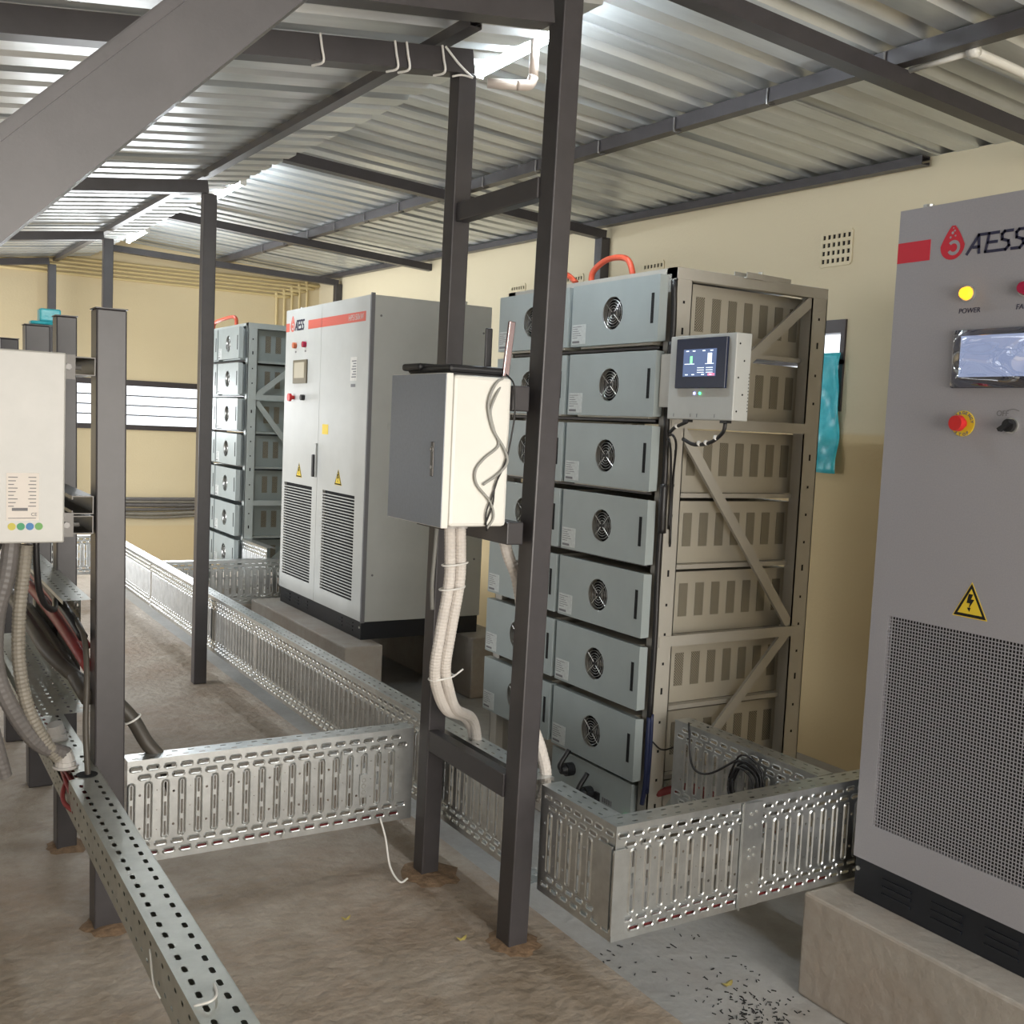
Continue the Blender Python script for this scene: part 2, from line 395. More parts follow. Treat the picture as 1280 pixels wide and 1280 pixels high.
def tray(label, along, c0, c1, plane, zb=TZB, zt=TZT, fw_=FLW, back=1, m='galv', group='perforated cable trays', seed=0, trim=0):
    """upright perforated tray: web in plane (x or y = plane), flanges pointing away from the aisle"""
    if along == 'y': O = (plane, c0, zb); U = (0, 1, 0); N = (-back, 0, 0); D = (back, 0, 0); base = (plane, (c0+c1)/2, zb)
    else: O = (c0, plane, zb); U = (1, 0, 0); N = (0, -back, 0); D = (0, back, 0); base = ((c0+c1)/2, plane, zb)
    t = thing('cable_tray', label, 'cable tray', base, group)
    mb = MB(); web(mb, O, U, (0, 0, 1), N, c1-c0, zt-zb, seed); mb.build('side_panel', m, t)
    top = MB(); flange(top, tuple(Vector((O[0], O[1], zt))+Vector(U)*trim), U, D, (0, 0, 1), c1-c0-trim, fw_)
    L = c1-c0; Uv = Vector(U); Dv = Vector(D); e = Vector((O[0], O[1], zt))+Dv*fw_
    e0 = e+Uv*trim
    top.q(e0, e+Uv*L, e+Uv*L-Vector((0, 0, .012)), e0-Vector((0, 0, .012)))
    top.build('top_flange', m, t)
    bt = MB(); flange(bt, tuple(Vector((O[0], O[1], zb))+Vector(U)*trim), U, D, (0, 0, 1), L-trim, fw_); bt.build('bottom_flange', m, t)
    return t

# ================================================================== STRUCTURE
RISE = .0205
def rz(y): return RISE*(y-2.77)
YF = 10.05; XW = 3.83; YN = -3.0; XL = -2.7; ZG = -.13
o = MB().box(XL, 1.63, YN, YF, -.3, 0).build('floor', 'floor'); struct(o); o['label'] = 'brown dusty concrete walkway floor'
o = MB().box(1.63, XW+.1, YN, YF, -.4, ZG).build('floor_machine_bay', 'floor2'); struct(o); o['label'] = 'pale grey concrete slab under the machines'

def wall_holes(name, axis, pos, thick, a0, a1, z0, ztop, holes, m):
    """wall in plane axis=pos, spanning a0..a1, top height function ztop(a), rectangular openings"""
    mb = MB()
    def blk(s0, s1, zb, zt0, zt1):
        p = pos; q_ = pos+thick
        def P(n, a, z): return (n, a, z) if axis == 'x' else (a, n, z)
        i = len(mb.v)
        mb.v += [P(p, s0, zb), P(q_, s0, zb), P(q_, s1, zb), P(p, s1, zb), P(p, s0, zt0), P(q_, s0, zt0), P(q_, s1, zt1), P(p, s1, zt1)]
        mb.f += [(i+3, i+2, i+1, i), (i+4, i+5, i+6, i+7), (i, i+1, i+5, i+4), (i+1, i+2, i+6, i+5), (i+2, i+3, i+7, i+6), (i+3, i, i+4, i+7)]
    cur = a0
    for (h0, h1, hz0, hz1) in sorted(holes):
        if h0 > cur: blk(cur, h0, z0, ztop(cur), ztop(h0))
        if hz0 > z0: blk(h0, h1, z0, hz0, hz0)
        blk(h0, h1, hz1, ztop(h0), ztop(h1)); cur = h1
    if cur < a1: blk(cur, a1, z0, ztop(cur), ztop(a1))
    return struct(mb.build(name, m))
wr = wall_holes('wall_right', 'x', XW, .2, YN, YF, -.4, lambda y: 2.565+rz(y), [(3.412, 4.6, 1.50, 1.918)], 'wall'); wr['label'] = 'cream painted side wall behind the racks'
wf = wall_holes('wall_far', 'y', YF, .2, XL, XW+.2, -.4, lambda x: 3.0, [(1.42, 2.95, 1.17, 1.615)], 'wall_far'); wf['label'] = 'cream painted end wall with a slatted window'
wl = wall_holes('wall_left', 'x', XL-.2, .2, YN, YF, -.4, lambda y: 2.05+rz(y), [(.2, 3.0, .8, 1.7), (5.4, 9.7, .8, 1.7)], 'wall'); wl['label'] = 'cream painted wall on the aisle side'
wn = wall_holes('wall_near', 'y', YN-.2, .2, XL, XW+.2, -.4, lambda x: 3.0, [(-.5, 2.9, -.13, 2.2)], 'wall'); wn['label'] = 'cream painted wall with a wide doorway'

# ---- corrugated roof
def sheet_profile(yc0, n, pitch=.1715, h=.034):
    pts = []
    for k in range(n):
        y = yc0+k*pitch
        pts += [(y, 0), (y+.100, 0), (y+.118, h), (y+.1535, h)]
    pts.append((yc0+n*pitch, 0)); return pts
def roof(name, x0, x1, z_at, label):
    b = MB(); b.box(x0, x0+.01, YN, YN+.01, z_at(x0)+.1+rz(YN), z_at(x0)+.11+rz(YN))
    root = bpy.data.objects.new(name, None); COL.objects.link(root); root['kind'] = 'structure'; root['label'] = label
    BASE[root.name] = Vector()
    y = YN-.2; k = 0
    while y < YF:
        pr_ = sheet_profile(y, 4); dz = .0016*(k % 2)+random.uniform(-.0008, .0008)
        mb = MB(); ns = 8
        for s_ in range(ns+1):
            x = x0+(x1-x0)*s_/ns
            mb.v += [(x, yy+(.018 if j == len(pr_)-1 else 0), z_at(x)+zz+rz(yy)+dz+.0015*math.sin(s_*1.7+k)) for j, (yy, zz) in enumerate(pr_)]
        n = len(pr_)
        for s_ in range(ns):
            for j in range(n-1): mb.f.append((s_*n+j, s_*n+j+1, (s_+1)*n+j+1, (s_+1)*n+j))
        mb.build('roof_sheet', 'sheet', root); y += .686; k += 1
    return root
ZL = lambda x: 2.493+.13*(x-1.5)
ZR = lambda x: 2.630-.067*(x-2.8)
roof('ceiling', XL-.2, 1.72, ZL, 'corrugated galvanised roof sheets over the aisle')
roof('ceiling_machine_side', 1.20, XW+.25, ZR, 'corrugated galvanised roof sheets over the machines')

# ---- window in the far wall
w = struct(bpy.data.objects.new('window_1', None)); COL.objects.link(w); BASE[w.name] = Vector(); w['label'] = 'dark framed slatted window in the end wall'
mb = MB(); y0, y1 = YF-.015, YF+.05
mb.box(1.42, 2.95, y0, y1, 1.565, 1.615).box(1.42, 2.95, y0, y1, 1.17, 1.215).box(1.42, 1.46, y0, y1, 1.215, 1.565).box(2.91, 2.95, y0, y1, 1.215, 1.565)
mb.build('window_frame', 'frame_br', w)
for i in range(4):
    z = 1.217+.0875*i
    MB().box(1.46, 2.91, YF+.02, YF+.024, z, z+.083).build('pane', 'glass', w)
    if i: MB().box(1.46, 2.91, YF+.012, YF+.03, z-.008, z+.003).build('glazing_bar', 'steel', w)
w = struct(bpy.data.objects.new('window_2', None)); COL.objects.link(w); BASE[w.name] = Vector(); w['label'] = 'dark framed window behind the near rack'
mb = MB(); x0, x1 = XW-.012, XW+.05
mb.box(x0, x1, 3.412, 4.6, 1.858, 1.918).box(x0, x1, 3.412, 4.6, 1.50, 1.53).box(x0, x1, 3.412, 3.437, 1.53, 1.858).box(x0, x1, 4.57, 4.6, 1.53, 1.858).box(x0, x1, 3.412, 4.6, 1.715, 1.735)
mb.build('window_frame', 'frame_br', w)
MB().box(XW+.02, XW+.024, 3.437, 4.57, 1.735, 1.858).build('pane', 'glass', w)
MB().box(XW+.02, XW+.024, 3.437, 4.57, 1.53, 1.715).build('pane', 'glass', w)

# ---- air bricks in the side wall
AB = ['square-holed air brick high on the wall between the near rack and the large cabinet',
      'air brick just above the top of the near rack beside the wall post',
      'air brick behind the orange cable loop on the near rack',
      'air brick peeking over the far top corner of the near rack']
for i, y in enumerate((3.505, 4.84, 5.62, 6.30)):
    t = thing('air_brick', AB[i], 'air vent', (XW, y, 2.19), 'air bricks in the side wall')
    MB().box(XW-.0015, XW+.002, y-.085, y+.085, 2.175, 2.315).build('dark_backing', 'void', t)
    mb = MB(); pa, pb = .176/6, .146/4
    for a in range(7): mb.box(XW-.007, XW-.0005, y-.088+a*pa-.0065, y-.088+a*pa+.0065, 2.172, 2.318)
    for b in range(5): mb.box(XW-.0068, XW-.0005, y-.088, y+.088, 2.172+b*pb-.008, 2.172+b*pb+.008)
    mb.build('vent_face', 'wall', t)

# ---- concrete plinths
def plinth(label, x0, x1, y0_, y1_, z1):
    tag(MB().box(x0, x1, y0_, y1_, ZG, z1).build('concrete_plinth', 'pad', bevel=.008), label, 'plinth', 'concrete plinths')
plinth('front concrete plinth beam under the large cabinet at right', 2.163, 2.42, .3, 1.94, .155)
plinth('rear concrete plinth beam under the large cabinet at right', 2.78, 3.02, .3, 1.94, .155)
plinth('front concrete plinth beam under the far inverter cabinet', 2.09, 2.30, 4.97, 6.50, .208)
plinth('rear concrete plinth beam under the far inverter cabinet', 2.83, 3.06, 4.97, 6.50, .208)
plinth('low concrete plinth under the near battery rack', 2.255, 3.0, 2.69, 3.9, -.03)
plinth('low concrete plinth under the far battery rack', 2.22, 3.0, 7.15, 8.7, .05)

# ================================================================== STEEL FRAME
def lipped(w, h, t=.004, lip=.014):      # lipped channel opening to +right
    return [(-w/2, -h/2), (w/2, -h/2), (w/2, -h/2+lip), (w/2-t, -h/2+lip), (w/2-t, -h/2+t), (-w/2+t, -h/2+t), (-w/2+t, h/2-t), (w/2-t, h/2-t), (w/2-t, h/2-lip), (w/2, h/2-lip), (w/2, h/2), (-w/2, h/2)]
# double post with cross bars that carries the wall box
t = thing('support_frame', 'tall charcoal twin-post steel frame carrying the grey wall box', 'steel frame', (1.47, 2.55, 0))
MB().lean(1.441, 1.499, 2.270, 2.338, 0, 2.47, .034).build('post', 'steel', t, bevel=.004)
MB().lean(1.436, 1.493, 2.770, 2.830, 0, 2.365, .019).build('post', 'steel', t, bevel=.004)
MB().box(1.462, 1.50, 2.336, 2.772, 1.945, 1.998).build('crossbar', 'steel', t, bevel=.003)
MB().box(1.441, 1.474, 2.336, 2.772, .390, .453).build('crossbar', 'steel', t, bevel=.003)
mb = MB().box(1.388, 1.436, 2.285, 2.80, 1.405, 1.468); mb.build('box_rail', 'steel', t, bevel=.003)
mb = MB().box(1.388, 1.436, 2.285, 2.80, 1.068, 1.125); mb.build('box_rail', 'steel', t, bevel=.003)
for nm, x, y, tx, lab in (('roof_post', 1.421, 5.30, 2.422, 'charcoal roof post standing in front of the far cabinet and far rack'),
                      ('roof_post', 1.400, 7.70, 2.50, 'charcoal roof post rising behind the nearest short stanchion'),
                      ('roof_post', 1.352, 9.86, 2.545, 'farthest charcoal roof post close to the end wall')):
    tag(MB().box(x, x+.064, y, y+.060, 0, tx+.0).build('roof_post', 'steel', bevel=.004), lab, 'post', 'roof posts along the aisle')
for y, zt, lab in ((5.27, 2.50, 'charcoal wall post above the near rack top'), (9.45, 2.59, 'charcoal wall post above the far cabinet')):
    tag(MB().box(3.765, 3.829, y, y+.07, ZG, zt+.01).build('wall_post', 'steel', bevel=.004), lab, 'post', 'posts at the side wall')
# aisle-side rafters
def lbeam(y, x0, x1, zref, xref, h, lab, extra=0):
    f = lambda x: zref+.131*(x-xref)
    t = thing('roof_rafter', lab, 'rafter', (x1, y, f(x1)), 'rafters over the aisle')
    MB().sweep((x0, y+.03, f(x0)), (x1, y+.03, f(x1)), [(-a, b) for a, b in lipped(.06, h)]).build('channel', 'steel', t)
    return t
lbeam(2.77, -2.6, 1.50, 2.400, 1.50, .066, 'aisle rafter with white cable ties meeting the twin-post frame')
lbeam(2.27, -2.6, 1.445, 2.385, 1.447, .066, 'aisle rafter at the top edge running into the tallest post')
lbeam(5.30, -2.6, 1.44, 2.452, 1.43, .060, 'second aisle rafter ending on the post before the far cabinet')
lbeam(7.70, -2.6, 1.40, 2.515, 1.40, .054, 'third aisle rafter ending behind the short stanchion')
lbeam(9.86, -2.6, 1.36, 2.570, 1.36, .054, 'farthest aisle rafter beside the end wall')
lbeam(.17, -2.6, 1.445, 2.34, 1.44, .066, 'aisle rafter overhead behind the viewpoint')
# machine-side rafters
def rbeam(p0, p1, lab):
    t = thing('roof_rafter', lab, 'rafter', p1, 'rafters over the machines')
    MB().sweep(p0, p1, [(-a, b) for a, b in lipped(.06, .052)]).build('channel', 'steel', t)
def zr(x, y): return 2.546-.067*(x-2.715)+rz(y)
rbeam((1.30, 2.40, zr(1.3, 2.40)), (3.83, 2.40, zr(3.83, 2.40)), 'nearest machine-side rafter crossing the top right corner')
rbeam((1.30, 5.30, zr(1.3, 5.3)), (3.80, 5.30, zr(3.8, 5.3)), 'machine-side rafter running to the wall post above the near rack')
rbeam((1.30, 7.70, zr(1.3, 7.7)), (3.83, 7.65, zr(3.83, 7.65)), 'machine-side rafter behind the twin-post frame')
rbeam((1.30, 9.85, zr(1.3, 9.9)-.03), (3.80, 9.49, zr(3.8, 9.5)), 'farthest machine-side rafter ending above the far cabinet')
# purlins
def purlin(x, zc, y0_, y1_, w, h, lab, flip=1):
    t = thing('roof_purlin', lab, 'purlin', (x, y0_, zc), 'roof purlins')
    MB().sweep((x, y0_, zc+rz(y0_)), (x, y1_, zc+rz(y1_)), [(a*flip, b) for a, b in lipped(w, h)]).build('channel', 'steel', t)
    return t
purlin(1.430, 2.458, 2.64, YF-.02, .040, .030, 'ridge purlin carried on the aisle rafters with its cut end near the twin posts')
purlin(-.55, 2.20, -2.9, YF-.02, .055, .046, 'aisle roof purlin near the outer wall')
t = purlin(2.83, 2.597, -2.9, YF-.02, .05, .052, 'mid-slope purlin crossing above the machines')
t = purlin(3.79, 2.540, 3.02, YF-.02, .05, .038, 'eave purlin lying along the top of the side wall')
purlin(1.80, 2.668, -2.9, 2.45, .05, .05, 'short ridge purlin end beside the tallest post')
# hook bolts hanging on the mid purlin
mid = [o for o in bpy.data.objects if o.name.startswith('roof_purlin') and o.get('label', '').startswith('mid')][0]
for k in range(14):
    y = 1.9+k*.52; MB().tube([(2.80, y, 2.62+rz(y)), (2.802, y, 2.565+rz(y)), (2.83, y, 2.567+rz(y)), (2.845, y, 2.578+rz(y))], .004, 6, 3).build('hook_bolt', 'steel_pale', mid)
# big knee brace close to the camera
t = thing('knee_brace', 'broad charcoal diagonal brace sloping across the upper left corner', 'brace', (-.45, 1.3, .95))
zc = lambda x: x+1.475
MB().sweep((-.75, 1.335, zc(-.75)), (.78, 1.335, zc(.78)), [(-a*2-.03, b) for a, b in lipped(.07, .090)], (-1, 0, 1)).build('channel', 'steel', t)
MB().sweep((-.75, 1.298, zc(-.75)+.052), (.78, 1.298, zc(.78)+.052), [(-.006, -.006), (.006, -.006), (.006, .006), (-.006, .006)], (-1, 0, 1)).build('edge_lip', 'steel', t)
# white cable ties round the rafter ends
for i, x in enumerate((1.04, 1.255, 1.29, 1.40)):
    zb = 2.400+.131*(x-1.5)
    mb = MB().tube([(x-.005, 2.766, zb+.034), (x, 2.764, zb), (x+.006, 2.766, zb-.037), (x-.012, 2.80, zb-.042)], .0035, 6, 4)
    tag(mb.build('cable_tie', 'tie'), ['white tie hanging alone on the rafter left of the twin posts', 'left one of two close white ties on the rafter', 'right one of two close white ties on the rafter', 'white tie on the rafter right beside the post head'][i], 'cable tie', 'white ties on the rafter')
tag(MB().tube([(1.405, 2.766, 2.42), (1.45, 2.764, 2.38), (1.495, 2.764, 2.352)], .0035, 6, 4).tube([(1.43, 2.765, 2.343), (1.46, 2.763, 2.352), (1.495, 2.764, 2.352)], .003, 6, 4).build('cable_tie', 'tie'), 'white tie crossing diagonally over the post head', 'cable tie', 'white ties on the rafter')
# aisle stanchions
SL = ['nearest short charcoal stanchion with flat top right of the white box', 'second short charcoal stanchion behind the white box edge', 'third short charcoal stanchion half hidden above the white box', 'farthest short charcoal stanchion at the left picture edge']
for i, (x, y, h, sw_, dx) in enumerate(((.517, 2.84, 1.613, .074, -.016), (.510, 3.42, 1.630, .058, -.018), (.507, 4.04, 1.638, .080, -.025), (.495, 4.636, 1.617, .066, -.030))):
    t = thing('stanchion', SL[i], 'post', (x, y, 0), 'short stanchions along the aisle')
    MB().lean(x, x+sw_, y, y+.075, 0, h, dx).build('post', 'steel', t, bevel=.004)
    MB().box(x+dx-.002, x+sw_+dx+.002, y-.002, y+.077, h, h+.003).build('cap_plate', 'steel', t)
# struts on the stanchions
def strut(zc_, lab):
    t = thing('strut_rail', lab, 'strut', (.475, 3.8, zc_), 'strut rails on the stanchions')
    mb = MB(); w, h, tk = .052, .046, .0028; x1_ = .502
    prof = [(x1_, zc_-h/2), (x1_, zc_+h/2), (x1_-w, zc_+h/2), (x1_-w, zc_+h/2-.009), (x1_-w+tk, zc_+h/2-.009), (x1_-w+tk, zc_+h/2-tk), (x1_-tk, zc_+h/2-tk), (x1_-tk, zc_-h/2+tk), (x1_-w+tk, zc_-h/2+tk), (x1_-w+tk, zc_-h/2+.009), (x1_-w, zc_-h/2+.009), (x1_-w, zc_-h/2)]
    n = len(prof); mb.v = [(x, 2.845, z) for x, z in prof]+[(x, 4.8, z) for x, z in prof]
    mb.f = [(k, (k+1) % n, n+(k+1) % n, n+k) for k in range(n)]+[tuple(range(n)), tuple(range(2*n-1, n-1, -1))]
    mb.build('channel', 'steel_dk', t); return t
strut(1.467, 'upper strut rail end fixed beside the white box top')
strut(1.120, 'middle strut rail end above the lower bolt of the white box')
strut(1.070, 'lowest strut rail end bolted to the white box')

# ================================================================== FLUORESCENT LIGHTS
TL = ['lit tube lamp beside the tall twin posts', 'lit tube lamp above the post before the far cabinet', 'farthest lit tube lamp near the end wall', 'added unseen tube lamp behind the viewpoint that lights the large cabinet']
for i, (y0_, y1_) in enumerate(((2.68, 3.27), (5.82, 6.42), (8.09, 8.75), (-.55, .05))):  # the last lamp is unseen, added to light the large cabinet
    z = (2.545, 2.612, 2.650, 2.49)[i]; x = (1.785, 1.77, 1.77, 1.785)[i]
    t = thing('tube_lamp', TL[i], 'lamp', (x, y0_, z), 'tube lamps under the ridge')
    MB().box(x-.022, x+.022, y0_, y1_, z+.028, z+.06).build('batten', 'white', t, bevel=.004)
    MB().disc((x, y0_+.015, z), (0, 1, 0), .014, y1_-y0_-.03, 14).build('tube', 'tube', t, smooth=True)
    MB().box(x-.017, x+.017, y0_, y0_+.018, z-.017, z+.03).build('end_cap', 'white', t, bevel=.003)
    MB().box(x-.017, x+.017, y1_-.018, y1_, z-.017, z+.03).build('end_cap', 'white', t, bevel=.003)
    MB().box(x-.006, x+.006, y0_+.1, y0_+.115, z+.06, ZR(x)+rz(y0_)+.003).box(x-.006, x+.006, y1_-.115, y1_-.1, z+.06, ZR(x)+rz(y0_)+.003).build('hanger', 'steel_pale', t)
tag(MB().tube([(1.62, 2.90, 2.395), (1.70, 2.86, 2.395)], .015, 10, step=.04).tube([(1.70, 2.86, 2.395), (1.735, 2.845, 2.40), (1.745, 2.84, 2.425)], .016, 10).tube([(1.745, 2.84, 2.42), (1.745, 2.84, 2.54)], .0145, 10).build('conduit_pipe', 'pvc', smooth=True), 'short white elbow pipe hanging below the tube lamp', 'pipe')
tag(MB().tube([(2.866, 2.37, 2.556), (2.872, 2.144, 2.556)], .010, 8).tube([(2.872, 2.13, 2.556), (2.872, 2.16, 2.556)], .019, 10).tube([(2.872, 2.144, 2.556), (3.194, 2.175, 2.556), (3.7, 2.22, 2.53)], .015, 10).build('conduit_pipe', 'white', smooth=True), 'white pipe under the roof in the top right corner', 'pipe')

# ================================================================== CABLE TRAYS
tray('galvanised tray cross-piece at the front corner below the near rack', 'x', 1.517, 1.945, 1.94, seed=1)
tray('galvanised tray cross-piece running in beside the large cabinet', 'x', 1.945, 2.95, 1.943, seed=2)
tray('long-tray end section between the tall post and the front corner', 'y', 1.942, 2.265, 1.517, seed=3, trim=.062)
tray('long-tray section behind the twin-post frame', 'y', 2.300, 2.86, 1.517, seed=4)
tray('long-tray section leading up to the far cabinet plinth', 'y', 2.86, 4.664, 1.517, seed=5)
tray('long-tray section crossing behind the middle roof post', 'y', 4.668, 6.70, 1.517, seed=6)
tray('farthest long-tray section leading to the end wall', 'y', 6.704, 8.10, 1.517, seed=7)
tray('bright galvanised tray cross-piece over the aisle left of the twin posts', 'x', .598, 1.437, 2.86, seed=8)
tray('tray section on edge behind the front corner with a cable coil inside', 'y', 2.01, 2.62, 2.265, seed=9)
tray('dark tray cross-piece in front of the far rack', 'x', 1.58, 2.42, 6.62, seed=10)
tray('far tray cross-piece seen between two stanchions', 'x', .70, 1.515, 8.10, seed=11)
tray('short tray piece at the foot of the far rack', 'y', 6.70, 7.24, 2.25, zt=.50, seed=12)
# coupler plate and bolts on the front cross-piece
t = thing('tray_coupler', 'folded coupler plate joining the two front tray cross-pieces', 'coupler plate', (1.945, 1.935, TZB), None)
MB().box(1.915, 1.985, 1.934, 1.9375, TZB+.004, TZT-.004).box(1.917, 1.921, 1.931, 1.935, TZB, TZT).build('plate', 'galv', t)
mb = MB()
for z in (.19, .215, .29, .31, .37, .405):
    mb.disc((1.945, 1.934, z), (0, -1, 0), .005, .003, 8).disc((1.962, 1.934, z+.004), (0, -1, 0), .004, .003, 8)
mb.build('rivets', 'bolt', t)
t = thing('tray_coupler', 'bent corner plate with torn edge at the front tray corner', 'coupler plate', (1.517, 1.94, TZB))
MB().box(1.509, 1.514, 1.945, 2.00, TZB+.03, TZT-.05).box(1.509, 1.550, 1.932, 1.9365, TZB+.02, TZT-.055).build('plate', 'galv', t)
t = thing('tray_coupler', 'small joining plate with two holes on the aisle tray', 'coupler plate', (1.27, 2.855, .3))
MB().box(1.262, 1.285, 2.852, 2.8575, .245, .315).build('plate', 'galv', t)
mb = MB()
for z in (.262, .28, .298): mb.torus((1.2735, 2.852, z), (0, 1, 0), .006, .0015, 12, 4)
mb.build('holes', 'bolt', t)
# long narrow trunking along the aisle
t = thing('cable_trunking', 'long narrow perforated trunking running along the aisle floor to the front', 'cable trunking', (.48, 2.0, .35))
O = (.437, .9, .442)
mb = MB(); flange(mb, O, (0, 1, 0), (1, 0, 0), (0, 0, 1), 1.86, .080, 0, .021, .0095); mb.build('lid', 'galv_dull', t)
mb = MB(); flange(mb, (.437, 3.0, .442), (0, 1, 0), (1, 0, 0), (0, 0, 1), 1.9, .080, 0, .021, .0095); mb.build('lid', 'galv_dull', t)
mb = MB(); flange(mb, (.437, 2.76, .442), (0, 1, 0), (1, 0, 0), (0, 0, 1), .24, .080, 0, .021, .0095)
mb.v = [(max(x, .452) if abs(x-.437) < 1e-4 else x, y, z) for x, y, z in mb.v]; mb.build('lid', 'galv_dull', t)
mb = MB(); flange(mb, (.437, .9, .358), (0, 1, 0), (0, 0, 1), (-1, 0, 0), 1.86, .084, 0, .014, .007); mb.build('side_wall', 'galv_dull', t)
mb = MB(); flange(mb, (.437, 2.76, .358), (0, 1, 0), (0, 0, 1), (-1, 0, 0), 2.14, .050, 0, .012, .005); mb.build('side_wall', 'galv_dull', t)
MB().box(.5165, .518, .9, 4.9, .358, .442).build('side_wall', 'galv_dull', t)
MB().box(.437, .518, .9, 4.9, .356, .358).build('base', 'galv_dull', t)
# upright C-tray on the aisle side of the stanchions
t = thing('cable_tray', 'open cable tray on the stanchions full of dark cables', 'cable tray', (.47, 3.4, .578), 'perforated cable trays')
mb = MB(); flange(mb, (.437, 2.88, .872), (0, 1, 0), (1, 0, 0), (0, 0, 1), 1.1, .070, 0, .013, .009)
mb.q((.437, 2.88, .872), (.437, 3.98, .872), (.437, 3.98, .862), (.437, 2.88, .862)); mb.build('top_flange', 'galv_dull', t)
mb = MB(); web(mb, (.507, 3.04, .578), (0, 1, 0), (0, 0, 1), (-1, 0, 0), .94, .294, 20); mb.build('side_panel', 'galv_dull', t)
mb = MB()
for j in range(2): flange(mb, (.39+.0585*j, 2.88, .578), (0, 1, 0), (1, 0, 0), (0, 0, 1), 1.1, .0585, 0, .016, .008)
mb.build('bottom_flange', 'galv_dull', t)

# ================================================================== BATTERY RACKS
MW, MH = .494, .216
def module(master_name, near, pm, sm, base, label, group):
    t = thing('battery_module', label, 'battery module', base, group)
    b = Vector(base); X, Y, Z = b
    O = Vector((X, Y, Z)); U = Vector((0, 1, 0)); V = Vector((0, 0, 1)); N = Vector((-1, 0, 0))
    mb = MB(); cy, cz = .250, .106; R = .057
    global NP
    ring_cell(mb, O, U, V, N, cy-.06, cy+.06, cz-.06, cz+.06, (cy, cz, 2*R, 2*R))
    for (a, c, d, e) in ((0, cy-.06, 0, MH), (cy+.06, MW, 0, MH), (cy-.06, cy+.06, 0, cz-.06), (cy-.06, cy+.06, cz+.06, MH)):
        mb.q(O+U*a+V*d, O+U*c+V*d, O+U*c+V*e, O+U*a+V*e)
    T = .03
    mb.q((X, Y, Z), (X, Y, Z+MH), (X+T, Y-.004, Z+MH-.003), (X+T, Y-.004, Z+.003)); mb.q((X, Y+MW, Z), (X+T, Y+MW, Z), (X+T, Y+MW, Z+MH), (X, Y+MW, Z+MH))
    mb.q((X, Y, Z+MH), (X, Y+MW, Z+MH), (X+T, Y+MW, Z+MH), (X+T, Y-.004, Z+MH-.003)); mb.q((X, Y, Z), (X+T, Y-.004, Z+.003), (X+T, Y+MW, Z), (X, Y+MW, Z))
    mb.build('front_cover', pm, t)
    MB().box(X+T, X+.715, Y+.060, Y+.470, Z-.006, Z+.208).build('body', sm, t)
    fn = MB().disc((X+.022, Y+cy, Z+cz), (-1, 0, 0), R+.002, .001, 24)
    f = fn.build('fan_recess', 'void', t)
    mb = MB()
    for k in range(5):
        a = k*2*math.pi/5
        for s_ in (0,):
            c, s2 = math.cos(a), math.sin(a); c2, s3 = math.cos(a+.75), math.sin(a+.75)
            mb.q((X+.016, Y+cy+.014*c, Z+cz+.014*s2), (X+.019, Y+cy+.047*c, Z+cz+.047*s2), (X+.012, Y+cy+.047*c2, Z+cz+.047*s3), (X+.012, Y+cy+.014*c2, Z+cz+.014*s3))
    mb.disc((X+.018, Y+cy, Z+cz), (-1, 0, 0), .018, .010, 16); mb.build('fan_blades', 'black', f)
    mb = MB()
    for rr in (.018, .027, .036, .046, .056): mb.torus((X+.003, Y+cy, Z+cz), (1, 0, 0), rr, .0008, 24, 4)
    for k in range(4):
        a = math.radians(38+90*k+(8 if k % 2 else 0)); mb.tube([(X+.002, Y+cy+.008*math.cos(a), Z+cz+.008*math.sin(a)), (X+.002, Y+cy+.053*math.cos(a), Z+cz+.053*math.sin(a))], .0012, 5)
    mb.build('fan_guard', 'bolt', f)
    MB().box(X-.001, X+.003, Y+.026, Y+.040, Z+.060, Z+.158).build('handle_slot', 'void', t)
    l = MB().box(X-.0008, X, Y+.405, Y+.488, Z+.008, Z+.078).build('label_sticker', 'label_clear', t)
    mb = MB()
    for k in range(6): mb.box(X-.0012, X-.0007, Y+.484-(.03+.008*((k*3) % 4)), Y+.484, Z+.030+k*.0078, Z+.032+k*.0078)
    mb.box(X-.0012, X-.0007, Y+.440, Y+.484, Z+.012, Z+.020); mb.build('label_print', 'print', l)
    mb = MB()
    if near:
        for k in range(7):
            MB().box(X+.205+k*.0735, X+.243+k*.0735, Y+.0585, Y+.0602, Z+.052, Z+.168).build('vent_strip', 'perf', t)
    return t
ORD = ['bottom', 'second from the bottom', 'third from the bottom', 'middle', 'third from the top', 'second from the top', 'top']
protos = {}
def fill_rack(XF, YN_, zb0, rackname, pm, sm, gap=.519, cols=('right', 'left')):
    for c in range(2):
        for k in range(7):
            base = (XF, YN_+gap*c, zb0+.244*k)
            lab = '%s module in the %s column of the %s battery rack' % (ORD[k], cols[c], rackname)
            key = (rackname, c == 0)
            if key not in protos: protos[key] = module('m', c == 0, pm, sm, base, lab, 'battery modules of the %s rack' % rackname)
            else: tcopy(protos[key], base, lab)
